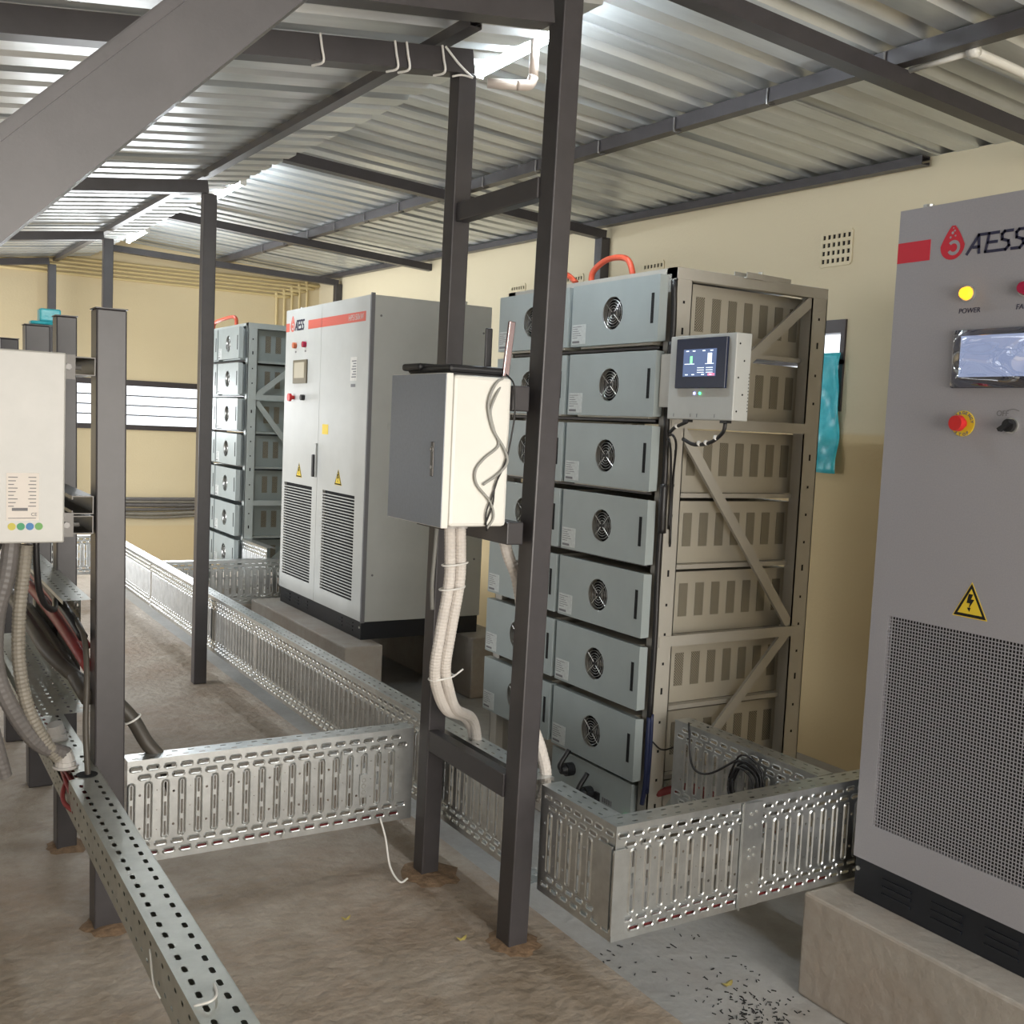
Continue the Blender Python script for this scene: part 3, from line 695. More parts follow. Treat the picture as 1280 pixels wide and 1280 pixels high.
def rack(XF, YN_, zfloor, zb0, ztop, m, lab, depth=.698, width=1.06):
    x0 = XF+.061; x1 = x0+depth; y0_ = YN_-.009; y1_ = y0_+width
    t = thing('battery_rack', lab, 'battery rack', (x0, y0_, zfloor), 'battery racks')
    for (xa, xb) in ((x0, x0+.068), (x1-.075, x1)):
        for (ya, yb, s_) in ((y0_, y0_+.052, 1), (y1_-.052, y1_, -1)):
            mb = MB(); tk = .004
            yo = ya if s_ == 1 else yb-tk; yi = yb-tk if s_ == 1 else ya
            mb.box(xa, xb, yo, yo+tk, zfloor, ztop).box(xa, xa+tk, ya, yb, zfloor, ztop).box(xb-tk, xb, ya, yb, zfloor, ztop)
            u = mb.build('upright', m, t)
            if s_ == 1:
                hm = MB()
                for k in range(18): hm.box((xa+xb)/2-.004, (xa+xb)/2+.004, ya-.0006, ya+.001, zfloor+.12+k*.1, zfloor+.12+k*.1+(.022 if k % 4 == 0 else .009))
                hm.build('slot_holes', 'void', u)
    for z in (zb0+.475, zb0+1.208):
        for y in (y0_-.003, y1_): MB().box(x0+.01, x1-.02, y, y+.003, z-.02, z+.016).build('side_rail', m, t)
    MB().box(x0, x1, y0_-.001, y0_+.03, ztop-.038, ztop).build('top_rail', m, t, bevel=.002)
    MB().box(x0, x1, y1_-.03, y1_, ztop-.038, ztop).build('top_rail', m, t, bevel=.002)
    MB().box(x0, x0+.03, y0_, y1_, ztop-.02, ztop).build('top_rail', m, t)
    za, zb, zc_, zd = ztop-.045, zb0+1.20, zb0+.485, zfloor+.12
    for (p, q_) in (((x1-.07, za), (x0+.05, zb)), ((x0+.05, zb), (x1-.07, zc_)), ((x1-.07, zc_), (x0+.05, zd))):
        MB().beam((p[0], y0_+.010, p[1]), (q_[0], y0_+.010, q_[1]), .036, .012, (0, 1, 0)).build('diagonal_brace', m, t)
        o = t.children[-1]
    for k in range(8):
        z = zb0-.030+.244*k
        if k < 8:
            MB().box(x0+.03, x1-.03, y0_+.038, y0_+.068, z+.008, z+.023).build('shelf_ledge', m, t)
            MB().box(x0+.004, x1-.06, y0_+.075, y1_-.06, z+.014, z+.022).build('shelf', 'steel' if k < 7 else m, t)
    return t
fill_rack(2.20, 2.743, .197, 'near', 'module', 'module_side')
rack(2.20, 2.743, -.03, .197, 1.905, 'rack', 'tall open battery rack with diagonal side bracing beside the large cabinet')
fill_rack(2.20, 7.25, .275, 'far', 'module', 'module')
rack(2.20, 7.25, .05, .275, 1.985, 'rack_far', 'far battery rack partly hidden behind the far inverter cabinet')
# control unit below the modules
t = thing('battery_control_unit', 'grey control unit with black plugs at the foot of the near rack', 'control unit', (2.21, 2.75, 0))
MB().box(2.215, 2.85, 2.80, 3.23, 0.01, .16).box(2.205, 2.216, 2.75, 3.235, 0.0, .185).build('case', 'module', t, bevel=.002)
for (y, z) in ((3.10, .135), (2.98, .085)):
    p = MB().disc((2.205, y, z), (-1, 0, 0), .024, .03, 16).disc((2.175, y, z), (-1, 0, 0), .019, .02, 14, .014).build('power_plug', 'black', t, smooth=False)
    MB().tube([(2.16, y, z), (2.15, y, z+.02), (2.19, y+.005, z+.07)], .009, 8).build('plug_cable', 'cable', p, smooth=True)
MB().box(2.198, 2.205, 2.925, 2.95, .045, .10).build('socket', 'black', t)
mb = MB()
for k in range(5): mb.box(2.203, 2.2052, 2.855+.012*k, 2.862+.012*k, .075, .092)
mb.build('terminal_marks', 'print', t)
MB().disc((2.204, 2.775, .072), (-1, 0, 0), .004, .003, 10).build('status_led', 'led_g', t)
# ladder clip and orange loops on the near rack
t = thing('loose_bracket', 'loose pale metal channel lying on top of the near rack', 'bracket', (2.70, 2.745, 1.9))
MB().sweep((2.55, 2.75, 1.914), (2.775, 2.77, 1.914), [(-.03, -.014), (.03, -.014), (.03, .006), (.026, .006), (.026, -.01), (-.026, -.01), (-.026, .012), (-.03, .012)]).build('channel', 'rack', t)
MB().disc((2.66, 2.77, 1.90), (0, 0, 1), .008, .035, 8).build('bolt', 'bolt', t)
tag(MB().tube([(2.32, 3.30, 1.90), (2.32, 3.29, 1.95), (2.32, 3.20, 1.985), (2.32, 3.09, 1.975), (2.32, 3.05, 1.92), (2.32, 3.05, 1.875)], .011, 8).build('power_cable', 'cable_orange', smooth=True), 'orange-red cable loop on the near rack top by the wall post', 'cable', 'orange loops on the racks')
tag(MB().tube([(2.32, 3.66, 1.875), (2.32, 3.65, 1.93), (2.32, 3.58, 1.955), (2.32, 3.47, 1.955), (2.32, 3.40, 1.92)], .011, 8).build('power_cable', 'cable_orange', smooth=True), 'orange-red cable loop on the near rack left of the tall post', 'cable', 'orange loops on the racks')
tag(MB().tube([(2.32, 8.3, 1.965), (2.32, 8.28, 2.04), (2.32, 8.05, 2.06), (2.32, 7.75, 2.055), (2.32, 7.72, 1.965)], .013, 8).build('power_cable', 'cable_orange', smooth=True), 'orange-red cable loop on top of the far rack', 'cable', 'orange loops on the racks')
# cables down the rack edge
tag(MB().tube([(2.245, 2.728, 1.86), (2.247, 2.722, 1.70), (2.243, 2.728, 1.50), (2.247, 2.722, 1.25), (2.244, 2.727, .95), (2.246, 2.724, .7), (2.245, 2.727, .42)], .010, 8).tube([(2.24, 2.715, 1.66), (2.236, 2.71, 1.56), (2.243, 2.716, 1.46)], .014, 8).tube([(2.24, 2.715, 1.20), (2.236, 2.71, 1.12), (2.243, 2.716, 1.04)], .014, 8).build('signal_cable', 'cable', smooth=True), 'black signal cables running down the near rack edge', 'cable')
tag(MB().tube([(2.243, 2.728, .42), (2.238, 2.722, .32), (2.24, 2.724, .2), (2.235, 2.73, .12)], .008, 8).tube([(2.25, 2.722, .43), (2.248, 2.718, .3), (2.247, 2.722, .16)], .007, 8).build('signal_cable', 'cable_blue', smooth=True), 'dark blue cables at the lower near rack edge', 'cable')
tag(MB().tube([(2.25, 2.715, .34), (2.29, 2.70, .31), (2.36, 2.68, .335), (2.33, 2.6, .40), (2.30, 2.50, .44)], .003, 6).build('signal_cable', 'cable', smooth=True), 'thin black wire sagging from the near rack to the tray', 'cable')

# touch panel on the near rack
t = thing('touch_panel', 'pale control box with lit touch screen on the near rack side', 'control panel', (2.22, 2.52, 1.41))
MB().box(2.20, 2.262, 2.372, 2.672, 1.412, 1.672).build('case', 'cab', t, bevel=.003)
MB().box(2.215, 2.262, 2.672, 2.735, 1.45, 1.62).build('bracket', 'rack', t)
bz = MB().box(2.189, 2.20, 2.402, 2.630, 1.508, 1.661).build('screen_bezel', 'bezel', t, bevel=.002)
sc = MB().box(2.1875, 2.1892, 2.443, 2.592, 1.544, 1.627).build('screen', 'lcd', bz)
mb = MB()
for (a, c, d, e) in ((2.462, 2.480, 1.583, 1.614), (2.452, 2.49, 1.581, 1.583), (2.54, 2.585, 1.581, 1.583)): mb.box(2.1868, 2.1876, a, c, d, e)
for k in range(3):
    for j in range(2): mb.box(2.1868, 2.1876, 2.515+j*.04-.06, 2.545+j*.04-.06, 1.555+k*.007, 1.557+k*.007)
for a in (2.58, 2.55, 2.505, 2.47): mb.box(2.1868, 2.1876, a-.012, a, 1.548, 1.551).box(2.1868, 2.1876, a-.012, a, 1.620, 1.623)
mb.build('screen_graphic', 'lcd_w', sc)
MB().box(2.1868, 2.1876, 2.55, 2.560, 1.584, 1.606).build('screen_graphic', 'lcd_g', sc)
MB().box(2.1868, 2.1876, 2.446, 2.476, 1.546, 1.5525).build('screen_graphic', 'lcd_r', sc)
MB().disc((2.199, 2.545, 1.493), (-1, 0, 0), .0035, .002, 10).build('status_led', 'led_b', t)
MB().disc((2.199, 2.520, 1.493), (-1, 0, 0), .0035, .002, 10).build('status_led', 'led_g', t)
mb = MB()
for k in range(5): mb.disc((2.215+.02*(k % 2), 2.3722, 1.44+.05*k), (0, -1, 0), .003, .001, 8)
for k in range(12): mb.box(2.256, 2.259, 2.3713, 2.3722, 1.44+.01*k, 1.443+.01*k)
mb.build('screw_holes', 'void', t)
mb = MB()
for y in (2.64, 2.56, 2.53, 2.45): mb.box(2.1992, 2.2, y-.002, y, 1.42, 1.430)
mb.build('port_marks', 'print', t)
MB().box(2.205, 2.225, 2.575, 2.60, 1.404, 1.413).box(2.205, 2.225, 2.40, 2.43, 1.404, 1.413).build('connector', 'black', t)
tag(MB().tube([(2.215, 2.415, 1.405), (2.215, 2.425, 1.375), (2.22, 2.48, 1.345), (2.225, 2.56, 1.335), (2.228, 2.62, 1.35)], .006, 8).tube([(2.215, 2.59, 1.405), (2.215, 2.62, 1.395), (2.225, 2.66, 1.385), (2.24, 2.70, 1.37)], .006, 8).build('signal_cable', 'cable', smooth=True), 'black signal cable loop under the touch panel', 'cable')
mb = MB()
for p in ((2.217, 2.448, 1.359), (2.221, 2.495, 1.342), (2.222, 2.528, 1.338), (2.218, 2.635, 1.39)): mb.disc((p[0]-.004, p[1], p[2]), (.3, 1, .3), .0075, .009, 10)
tag(mb.build('cable_marker', 'tie'), 'white wrap markers on the cable loop under the touch panel', 'cable marker')
tag(MB().tube([(2.24, 2.70, 1.36), (2.22, 2.66, 1.36), (2.235, 2.66, 1.33), (2.265, 2.70, 1.24), (2.285, 2.725, 1.13), (2.29, 2.727, 1.0)], .004, 6).tube([(2.24, 2.705, 1.345), (2.222, 2.68, 1.345), (2.24, 2.69, 1.30), (2.275, 2.72, 1.16), (2.28, 2.727, 1.05)], .004, 6).build('signal_cable', 'cable', smooth=True), 'thin black wires dropping from the rack edge below the touch panel', 'cable')

# ================================================================== CABINETS
def triangle(mb, mb2, mb3, X, yc, zc_, w, h):
    mb.v += [(X-.001, yc+w/2, zc_), (X-.001, yc-w/2, zc_), (X-.001, yc, zc_+h)]; n = len(mb.v); mb.f.append((n-3, n-2, n-1))
def warning(X, yc, zb, w, h, parent, dark='print'):
    def tri(s_, off, name, m, par):
        mb = MB(); cz = zb+h*.36
        P = [(yc+w/2*s_, zb+(cz-zb)*(1-s_)), (yc-w/2*s_, zb+(cz-zb)*(1-s_)), (yc, cz+(zb+h-cz)*s_)]
        mb.v = [(X-off, a, b) for a, b in P]+[(X-off+.0006, a, b) for a, b in P]
        mb.f = [(0, 1, 2), (5, 4, 3), (0, 3, 4, 1), (1, 4, 5, 2), (2, 5, 3, 0)]
        return mb.build(name, m, par)
    a = tri(1.0, .0006, 'warning_sign', 'yellow', parent)
    tri(.93, .0010, 'black_border', 'void', a); tri(.70, .0014, 'yellow_field', 'yellow', a)
    mb = MB(); k = w/.093
    pts = [(.006, .026), (-.006, .026), (-.001, .014), (-.010, .014), (.004, -.010), (.001, .004), (.010, .004)]
    mb.v = [(X-.0018, yc+a_*k, zb+h*.36+b_*k) for a_, b_ in pts]; mb.f = [tuple(range(len(pts)))]
    mb.q((X-.0018, yc+.001*k, zb+h*.36-.016*k), (X-.0018, yc+.008*k, zb+h*.36-.007*k), (X-.0018, yc-.002*k, zb+h*.36-.006*k))
    mb.build('lightning_mark', 'void', a)
def strokes(mb, X, org, segs, sc_, th, shear=.2, wx=1.0):
    for (a, b, c, d) in segs:
        p = Vector((X, org[0]-(a*wx+b*shear)*sc_, org[1]+b*sc_)); q_ = Vector((X, org[0]-(c*wx+d*shear)*sc_, org[1]+d*sc_))
        mb.beam(p, q_, .0010, th, (-1, 0, 0)) if False else mb.sweep(p-(q_-p).normalized()*th*.4, q_+(q_-p).normalized()*th*.4, [(-th/2, -.0006), (th/2, -.0006), (th/2, .0006), (-th/2, .0006)], (-1, 0, 0))
ATESS = [(0, 0, .42, 1), (.42, 1, .62, 0), (.28, .33, .56, .33),
         (.50, 1, 1.42, 1), (.95, 1, .95, 0), (.95, 0, 1.45, 0), (.98, .5, 1.42, .5),
         (2.1, 1, 1.72, 1), (1.72, 1, 1.62, .86), (1.62, .86, 1.68, .58), (1.68, .58, 2.0, .45), (2.0, .45, 2.08, .2), (2.08, .2, 1.95, 0), (1.95, 0, 1.55, 0),
         (2.80, 1, 2.42, 1), (2.42, 1, 2.32, .86), (2.32, .86, 2.38, .58), (2.38, .58, 2.70, .45), (2.70, .45, 2.78, .2), (2.78, .2, 2.65, 0), (2.65, 0, 2.25, 0)]
def drop(X, yc, zb, w, h, parent, m, hole_m):
    mb = MB(); pts = []
    for k in range(15):
        t = math.pi+math.pi*k/14; pts.append((yc+w/2*math.cos(t), zb+w*.5+w*.5*math.sin(t)))
    for k in range(1, 14):
        p = k/13 if k <= 6.5 else 1-(k-6.5)/6.5
        q_ = k/6.5; sg = 1
        if k > 6: q_ = (13-k)/6.5; sg = -1
        q_ = min(q_, 1.0); pts.append((yc+sg*w/2*(1-q_)**.8*(1+.12*q_), zb+w*.5+(h-w*.5)*q_))
    pts = pts[:28]
    mb.v = [(X-.0010, a, b) for a, b in pts]; mb.f = [tuple(range(28))]
    d = mb.build('logo_drop', m, parent)
    mb = MB(); R = w*.27
    for k in range(20):
        a0 = math.radians(40+k*14.5); a1 = math.radians(40+(k+1)*14.5)
        for (A, B) in ((a0, a1),):
            r1, r2 = R, R*.55; cy, cz = yc-w*.06, zb+w*.42
            mb.q((X-.0016, cy+r1*math.cos(A), cz+r1*math.sin(A)), (X-.0016, cy+r1*math.cos(B), cz+r1*math.sin(B)), (X-.0016, cy+r2*math.cos(B), cz+r2*math.sin(B)), (X-.0016, cy+r2*math.cos(A), cz+r2*math.sin(A)))
    for (a, b, rr) in ((.02, .95, .05), (-.06, 1.02, .035), (.10, .80, .04), (-.1, .84, .03), (.0, 1.12, .025)):
        mb.disc((X-.0011, yc+a*w, zb+b*w), (-1, 0, 0), rr*w, .0006, 10)
    mb.build('logo_swirl', hole_m, d)

def cabinet(lab, X, ya, yb, zp, zb, zt, depth, split, m, far):
    t = thing('inverter_cabinet', lab, 'cabinet', (X, ya, zp), 'inverter cabinets')
    MB().box(X+.022, X+depth, ya, yb, zb, zt).build('body', m, t, bevel=.003)
    pl_ = MB().box(X+.008, X+depth-.01, ya+.004, yb-.004, zp, zb).build('plinth', 'plinthblack', t, bevel=.002)
    for (c) in ((yb-.14, yb-.29, yb-.44, ya+.30, ya+.15)):
        for k in range(3): MB().box(X+.004, X+.009, c-.045, c+.045, zp+.03+k*.02, zp+.038+k*.02).build('louvre', 'plinthblack', pl_)
    MB().disc((X+.008, yb-.015 if not far else ya+.02, zb-.03), (-1, 0, 0), .006, .004, 10).build('screw', 'bolt', pl_)
    doors = []
    for (a, b) in ((split+.0015, yb-.002), (ya+.002, split-.0015)):
        doors.append((a, b))
    return t, doors
def door_panel(t, X, a, b, zb, zt, g, m, slats, T=.02):
    """door with a grille opening g=(y0,y1,z0,z1)"""
    mb = MB(); y0_, y1_, z0, z1 = g
    for (c, d, e, f) in ((a, y0_, zb, zt), (y1_, b, zb, zt), (y0_, y1_, zb, z0), (y0_, y1_, z1, zt)): mb.box(X, X+T, c, d, e, f)
    d = mb.build('door', m, t)
    MB().box(X+.016, X+.019, y0_, y1_, z0, z1).build('grille_backing', 'void', d)
    mb = MB()
    if slats == 'mesh':
        p = .0089; n = int((y1_-y0_)/p); nz = int((z1-z0)/p)
        for k in range(n+1): mb.box(X+.001, X+.0018, y0_+k*p-.0012, y0_+k*p+.0012, z0, z1)
        for k in range(nz+1): mb.box(X+.0012, X+.0020, y0_, y1_, z0+k*p-.0012, z0+k*p+.0012)
    else:
        p = .0165; nz = int((z1-z0)/p)
        for k in range(nz): mb.box(X, X+.004, y0_, y1_, z0+k*p, z0+k*p+.0055)
    mb.build('grille', m, d)
    return d
# --- near cabinet
X = 2.273; ya, yb = .608, 1.878
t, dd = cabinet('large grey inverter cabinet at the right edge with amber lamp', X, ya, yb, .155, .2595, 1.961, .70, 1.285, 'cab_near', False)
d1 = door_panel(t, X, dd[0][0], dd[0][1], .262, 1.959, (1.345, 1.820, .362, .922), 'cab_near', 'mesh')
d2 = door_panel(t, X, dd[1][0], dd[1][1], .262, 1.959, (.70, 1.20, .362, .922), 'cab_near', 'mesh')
MB().box(X-.0008, X, 1.778, 1.8755, 1.826, 1.877).build('red_band', 'red', d1)
MB().box(X-.0008, X, 1.288, 1.44, 1.826, 1.877).build('red_band', 'red', d1)
drop(X, 1.714, 1.820, .068, .086, d1, 'red', 'cab_near')
mb = MB(); strokes(mb, X-.0007, (1.672, 1.829), ATESS, .042, .0068, .17, 1.24); mb.build('logo_lettering', 'navy', d1)
for (y, m_, nm) in ((1.659, 'amber', 'POWER'), (1.508, 'redlamp', 'FAULT')):
    l = MB().disc((X, y, 1.734), (-1, 0, 0), .019, .008, 20).build('lamp_bezel', 'bolt', d1)
    MB().disc((X-.008, y, 1.734), (-1, 0, 0), .0165, .012, 20, .013).build('lamp_lens', m_, l)
    text(nm, .017, (X-.0004, y+.024, 1.688), *FX, 'navy', d1, shear=.12)
hb = MB().box(X-.010, X, 1.40, 1.684, 1.508, 1.647).build('screen_bezel', 'bezel', d1, bevel=.003)
MB().box(X-.0112, X-.0098, 1.422, 1.662, 1.534, 1.632).build('screen', 'lcd_pale', hb)
# protective film, really wrinkled
mb = MB(); nx, nz = 36, 20; rn = random.Random(3)
def fz(u, v): return .010*math.sin(6*u+2.5*math.sin(4*v))+.006*math.sin(8*v+4*u)+.0006*math.sin(25*u-11*v)
for i in range(nx+1):
    for j in range(nz+1):
        u, v = i/nx, j/nz; mb.v.append((X-.0115-(.017+fz(u, v))*min(1, 7*min(u, 1-u))*min(1, 7*min(v, 1-v)), 1.683-.282*u, 1.509+.137*v))
for i in range(nx):
    for j in range(nz): a = i*(nz+1)+j; mb.f.append((a, a+1, a+nz+2, a+nz+1))
mb.build('protective_film', 'film', hb, smooth=True, label='wrinkled shiny protective film')
e = MB().disc((X, 1.645, 1.423), (-1, 0, 0), .031, .003, 28).build('emergency_plate', 'yellow', d1)
MB().disc((X-.003, 1.645, 1.423), (-1, 0, 0), .012, .016, 16).disc((X-.019, 1.645, 1.423), (-1, 0, 0), .020, .014, 24, .018).build('stop_button', 'estop', e)
def arc_text(s_, R, a0, a1, flip):
    for k, ch in enumerate(s_):
        a = math.radians(a0+(a1-a0)*k/max(1, len(s_)-1)); c, s2 = math.cos(a), math.sin(a)
        org = Vector((X-.0034, 1.645-R*c, 1.423+R*s2))
        if not flip: Xv = Vector((0, -s2, -c)); Yv = Vector((0, -c, s2))
        else: Xv = Vector((0, s2, c)); Yv = Vector((0, c, -s2))
        text(ch, .010, org-Xv*.003, Xv, Yv, (-1, 0, 0), 'print', e, bold=.0003)
arc_text('EMERGENCY', .0225, 170, 10, False)
arc_text('STOP', .030, 235, 305, True)
k_ = MB().disc((X, 1.517, 1.421), (-1, 0, 0), .018, .006, 20).build('switch_ring', 'bolt', d1)
mb = MB().disc((X-.006, 1.517, 1.421), (-1, 0, 0), .015, .012, 20); mb.sweep((X-.024, 1.533, 1.410), (X-.024, 1.505, 1.429), [(-.005, -.007), (.005, -.007), (.004, .007), (-.004, .007)], (-1, 0, 0)); mb.build('switch_knob', 'black', k_)
text('OFF', .018, (X-.0004, 1.559, 1.443), *FX, 'print', d1)
mb = MB(); mb.tube([(X-.0006, 1.532, 1.455), (X-.0006, 1.517, 1.459), (X-.0006, 1.502, 1.455)], .0008, 5); mb.build('switch_arc', 'print', d1)
warning(X, 1.586, .958, .095, .087, d1)
MB().disc((2.335, 1.84, 1.961), (0, 0, 1), .014, .018, 12).build('lifting_bolt', 'bolt', t)
# --- far cabinet
X = 2.229; ya, yb = 5.116, 6.386
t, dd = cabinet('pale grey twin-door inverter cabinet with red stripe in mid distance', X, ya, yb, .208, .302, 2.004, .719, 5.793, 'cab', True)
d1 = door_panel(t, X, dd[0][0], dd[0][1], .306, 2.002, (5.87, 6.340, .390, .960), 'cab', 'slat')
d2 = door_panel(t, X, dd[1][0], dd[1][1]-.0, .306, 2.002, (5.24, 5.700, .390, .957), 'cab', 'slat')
MB().box(X+.0, X+.021, ya-.012, ya-.002, .30, 2.012).build('corner_trim', 'print', t)
for (a, b, dr) in ((6.322, 6.384, d1), (5.795, 6.005, d1), (5.17, 5.79, d2)): MB().box(X-.0008, X, a, b, 1.872, 1.923).build('red_band', 'redfar', dr)
drop(X, 6.268, 1.868, .075, .10, d1, 'redfar', 'cab')
mb = MB(); strokes(mb, X-.0007, (6.225, 1.878), ATESS, .052, .011, .15); mb.build('logo_lettering', 'navy', d1)
text('HPS150kW', .043, (X-.0010, 5.40, 1.884), *FX, 'cab', d2, sx=1.0)
for (y, m_) in ((6.205, 'orangelamp'), (6.042, 'redlamp')):
    MB().disc((X, y, 1.785), (-1, 0, 0), .018, .02, 16).build('lamp_lens', m_, d1)
    MB().box(X-.0006, X, y-.012, y+.012, 1.742, 1.752).build('lamp_caption', 'print', d1)
hb = MB().box(X-.010, X, 5.997, 6.222, 1.558, 1.697).build('screen_bezel', 'bezel_tan', d1, bevel=.002)
MB().box(X-.0112, X-.0098, 6.025, 6.195, 1.590, 1.682).build('screen', 'lcd_tan', hb)
MB().disc((X, 6.215, 1.475), (-1, 0, 0), .012, .02, 12).disc((X-.02, 6.215, 1.475), (-1, 0, 0), .024, .016, 18).build('stop_button', 'estop', d1)
MB().disc((X, 6.043, 1.475), (-1, 0, 0), .017, .022, 14).build('switch_knob', 'black', d1)
l = MB().box(X-.0008, X, 5.265, 5.352, 1.565, 1.690).build('label_sticker', 'label', d2)
mb = MB()
for k in range(7): mb.box(X-.0013, X-.0007, 5.275, 5.335-(k % 3)*.01, 1.582+k*.014, 1.588+k*.014)
mb.build('label_print', 'print', l)
MB().box(X-.0008, X, 5.280, 5.340, 1.532, 1.548).build('label_sticker', 'print', d2)
MB().box(X-.0008, X, 5.645, 5.735, 1.270, 1.326).build('yellow_sticker', 'yellow', d2)
h_ = MB().box(X-.012, X, 5.800, 5.832, 1.02, 1.215).build('handle_base', 'cab', d1, bevel=.004)
MB().box(X-.026, X-.012, 5.806, 5.826, 1.022, 1.150).build('handle_lever', 'black', h_, bevel=.004)
warning(X, 6.09, 1.002, .10, .088, d1); warning(X, 5.475, .998, .105, .088, d2)
MB().disc((2.30, 6.30, 2.004), (0, 0, 1), .014, .02, 10).build('lifting_bolt', 'bolt', t)
MB().disc((2.80, 5.16, 2.004), (0, 0, 1), .014, .02, 10).build('lifting_bolt', 'bolt', t)
mb = MB()
for (x, z) in ((2.29, 1.90), (2.29, .55), (2.90, .62), (2.90, 1.86)): mb.disc((x, ya, z), (0, -1, 0), .006, .003, 8)
mb.build('side_screws', 'print', t)
mb = MB()
mb.torus((2.37, ya-.001, 1.335), (0, 1, 0), .022, .002, 18, 4).torus((2.425, ya-.001, 1.335), (0, 1, 0), .022, .002, 18, 4); mb.build('embossed_rings', 'cab', t)

# ================================================================== GREY WALL BOX ON THE FRAME
t = thing('wall_box', 'steel enclosure with white sides and a shade-toned blue-grey door, hung on the twin-post frame', 'enclosure', (1.2, 2.44, 1.11))
MB().box(1.222, 1.386, 2.289, 2.590, 1.114, 1.486).build('body', 'white', t, bevel=.010)
MB().box(1.200, 1.218, 2.285, 2.594, 1.112, 1.488).build('door', 'white', t, bevel=.002)
d = MB().box(1.1985, 1.2002, 2.287, 2.592, 1.114, 1.486).build('shaded_door_face', 'box_shade', t)  # thin sheet that darkens the door as its shaded side
MB().box(1.1955, 1.199, 2.334, 2.349, 1.235, 1.320).build('lock_plate', 'steel_pale', d, bevel=.004)
MB().torus((1.1955, 2.3415, 1.302), (1, 0, 0), .006, .0015, 14, 4).disc((1.1965, 2.3415, 1.258), (-1, 0, 0), .004, .003, 10).build('lock', 'bolt', d)
MB().disc((1.312, 2.45, 1.114), (0, 0, -1), .018, .02, 14).disc((1.345, 2.45, 1.114), (0, 0, -1), .018, .02, 14).build('cable_gland', 'gland', t)
# router with antennas
t = thing('router', 'black flat router with two upright antennas on the grey wall box', 'router', (1.29, 2.40, 1.488))
MB().box(1.225, 1.385, 2.32, 2.56, 1.492, 1.512).build('case', 'black', t, bevel=.008)
MB().box(1.215, 1.34, 2.47, 2.575, 1.498, 1.517).build('front_edge', 'black', t, bevel=.007)
MB().box(1.23, 1.38, 2.33, 2.55, 1.488, 1.493).build('feet', 'black', t)
MB().box(1.352, 1.372, 2.372, 2.379, 1.505, 1.612).build('antenna', 'black', t, bevel=.003)
MB().sweep((1.381, 2.318, 1.49), (1.393, 2.316, 1.628), [(-.009, -.005), (.009, -.005), (.009, .005), (-.009, .005)], (0, 1, 0)).build('antenna', 'chrome', t, bevel=.002)
# loose grey and black leads on the box side
tag(MB().tube([(1.372, 2.300, 1.487), (1.335, 2.282, 1.47), (1.315, 2.281, 1.42), (1.33, 2.282, 1.36), (1.362, 2.28, 1.315), (1.375, 2.278, 1.28), (1.355, 2.28, 1.25), (1.31, 2.281, 1.22)], .0034, 6).build('network_cable', 'cable_gy', smooth=True), 'grey lead looping in an S down the white box side', 'cable')
tag(MB().tube([(1.365, 2.30, 1.475), (1.335, 2.281, 1.44), (1.322, 2.281, 1.40), (1.335, 2.282, 1.355), (1.35, 2.283, 1.318), (1.31, 2.281, 1.285), (1.287, 2.281, 1.255), (1.292, 2.281, 1.22), (1.33, 2.281, 1.18), (1.345, 2.283, 1.14), (1.33, 2.288, 1.11)], .0032, 6).build('network_cable', 'cable_gy', smooth=True), 'grey lead ending low on the white box side', 'cable')
tag(MB().tube([(1.376, 2.305, 1.495), (1.388, 2.285, 1.47), (1.392, 2.281, 1.41), (1.388, 2.281, 1.36), (1.372, 2.280, 1.28), (1.345, 2.281, 1.22), (1.34, 2.282, 1.17), (1.322, 2.284, 1.12)], .0024, 6).tube([(1.352, 2.2805, 1.24), (1.34, 2.281, 1.20), (1.322, 2.281, 1.15), (1.328, 2.286, 1.105)], .0022, 6).build('network_cable', 'cable', smooth=True), 'thin black lead down the rear edge of the white box', 'cable')
# white corrugated conduits
WC = ['left white corrugated conduit dropping from the grey wall box', 'right white corrugated conduit dropping from the grey wall box']
for i in range(2):
    e = .031*i
    pts = [(1.312+e, 2.45, 1.105), (1.316+e, 2.45, 1.03), (1.318+e, 2.452, .95), (1.303+e, 2.46, .82), (1.296+e, 2.47, .72), (1.318+e*1.1, 2.495, .655), (1.385+e*.9, 2.56, .575), (1.50+e*.5, 2.66-.01*i, .515), (1.553, 2.70-.02*i, .45), (1.556, 2.705-.025*i, .38)]
    tag(MB().tube(pts, .0155, 12, rib=.06, step=.0042).build('corrugated_conduit', 'conduit', smooth=False), WC[i], 'conduit', 'white corrugated conduits')
tag(MB().tube([(1.452, 2.42, 1.10), (1.462, 2.40, 1.03), (1.49, 2.385, .95), (1.515, 2.38, .80), (1.54, 2.375, .6), (1.565, 2.35, .50), (1.575, 2.335, .43), (1.56, 2.335, .36)], .0165, 12, rib=.06, step=.0055).build('corrugated_conduit', 'conduit'), 'white conduit passing behind the tall post into the tray', 'conduit', 'white corrugated conduits')
for i, (p, lab) in enumerate((((1.332, 2.45, 1.0), 'upper white tie round the two conduits'), ((1.329, 2.454, .935), 'second white tie round the two conduits'), ((1.322, 2.482, .69), 'lowest white tie round the two conduits'))):
    mb = MB(); n = 22; cx, cy, cz = p
    pts = [(cx+.036*math.cos(2*math.pi*k/n), cy+.0215*math.sin(2*math.pi*k/n), cz+.004*math.cos(2*math.pi*k/n)) for k in range(n+1)]
    mb.tube(pts, .0028, 6, 1)
    if i == 2: mb.tube([(cx+.03, cy-.01, cz), (cx+.055, cy-.02, cz+.022)], .0025, 5)
    tag(mb.build('cable_tie', 'tie', smooth=True), lab, 'cable tie', 'ties on the white conduits')
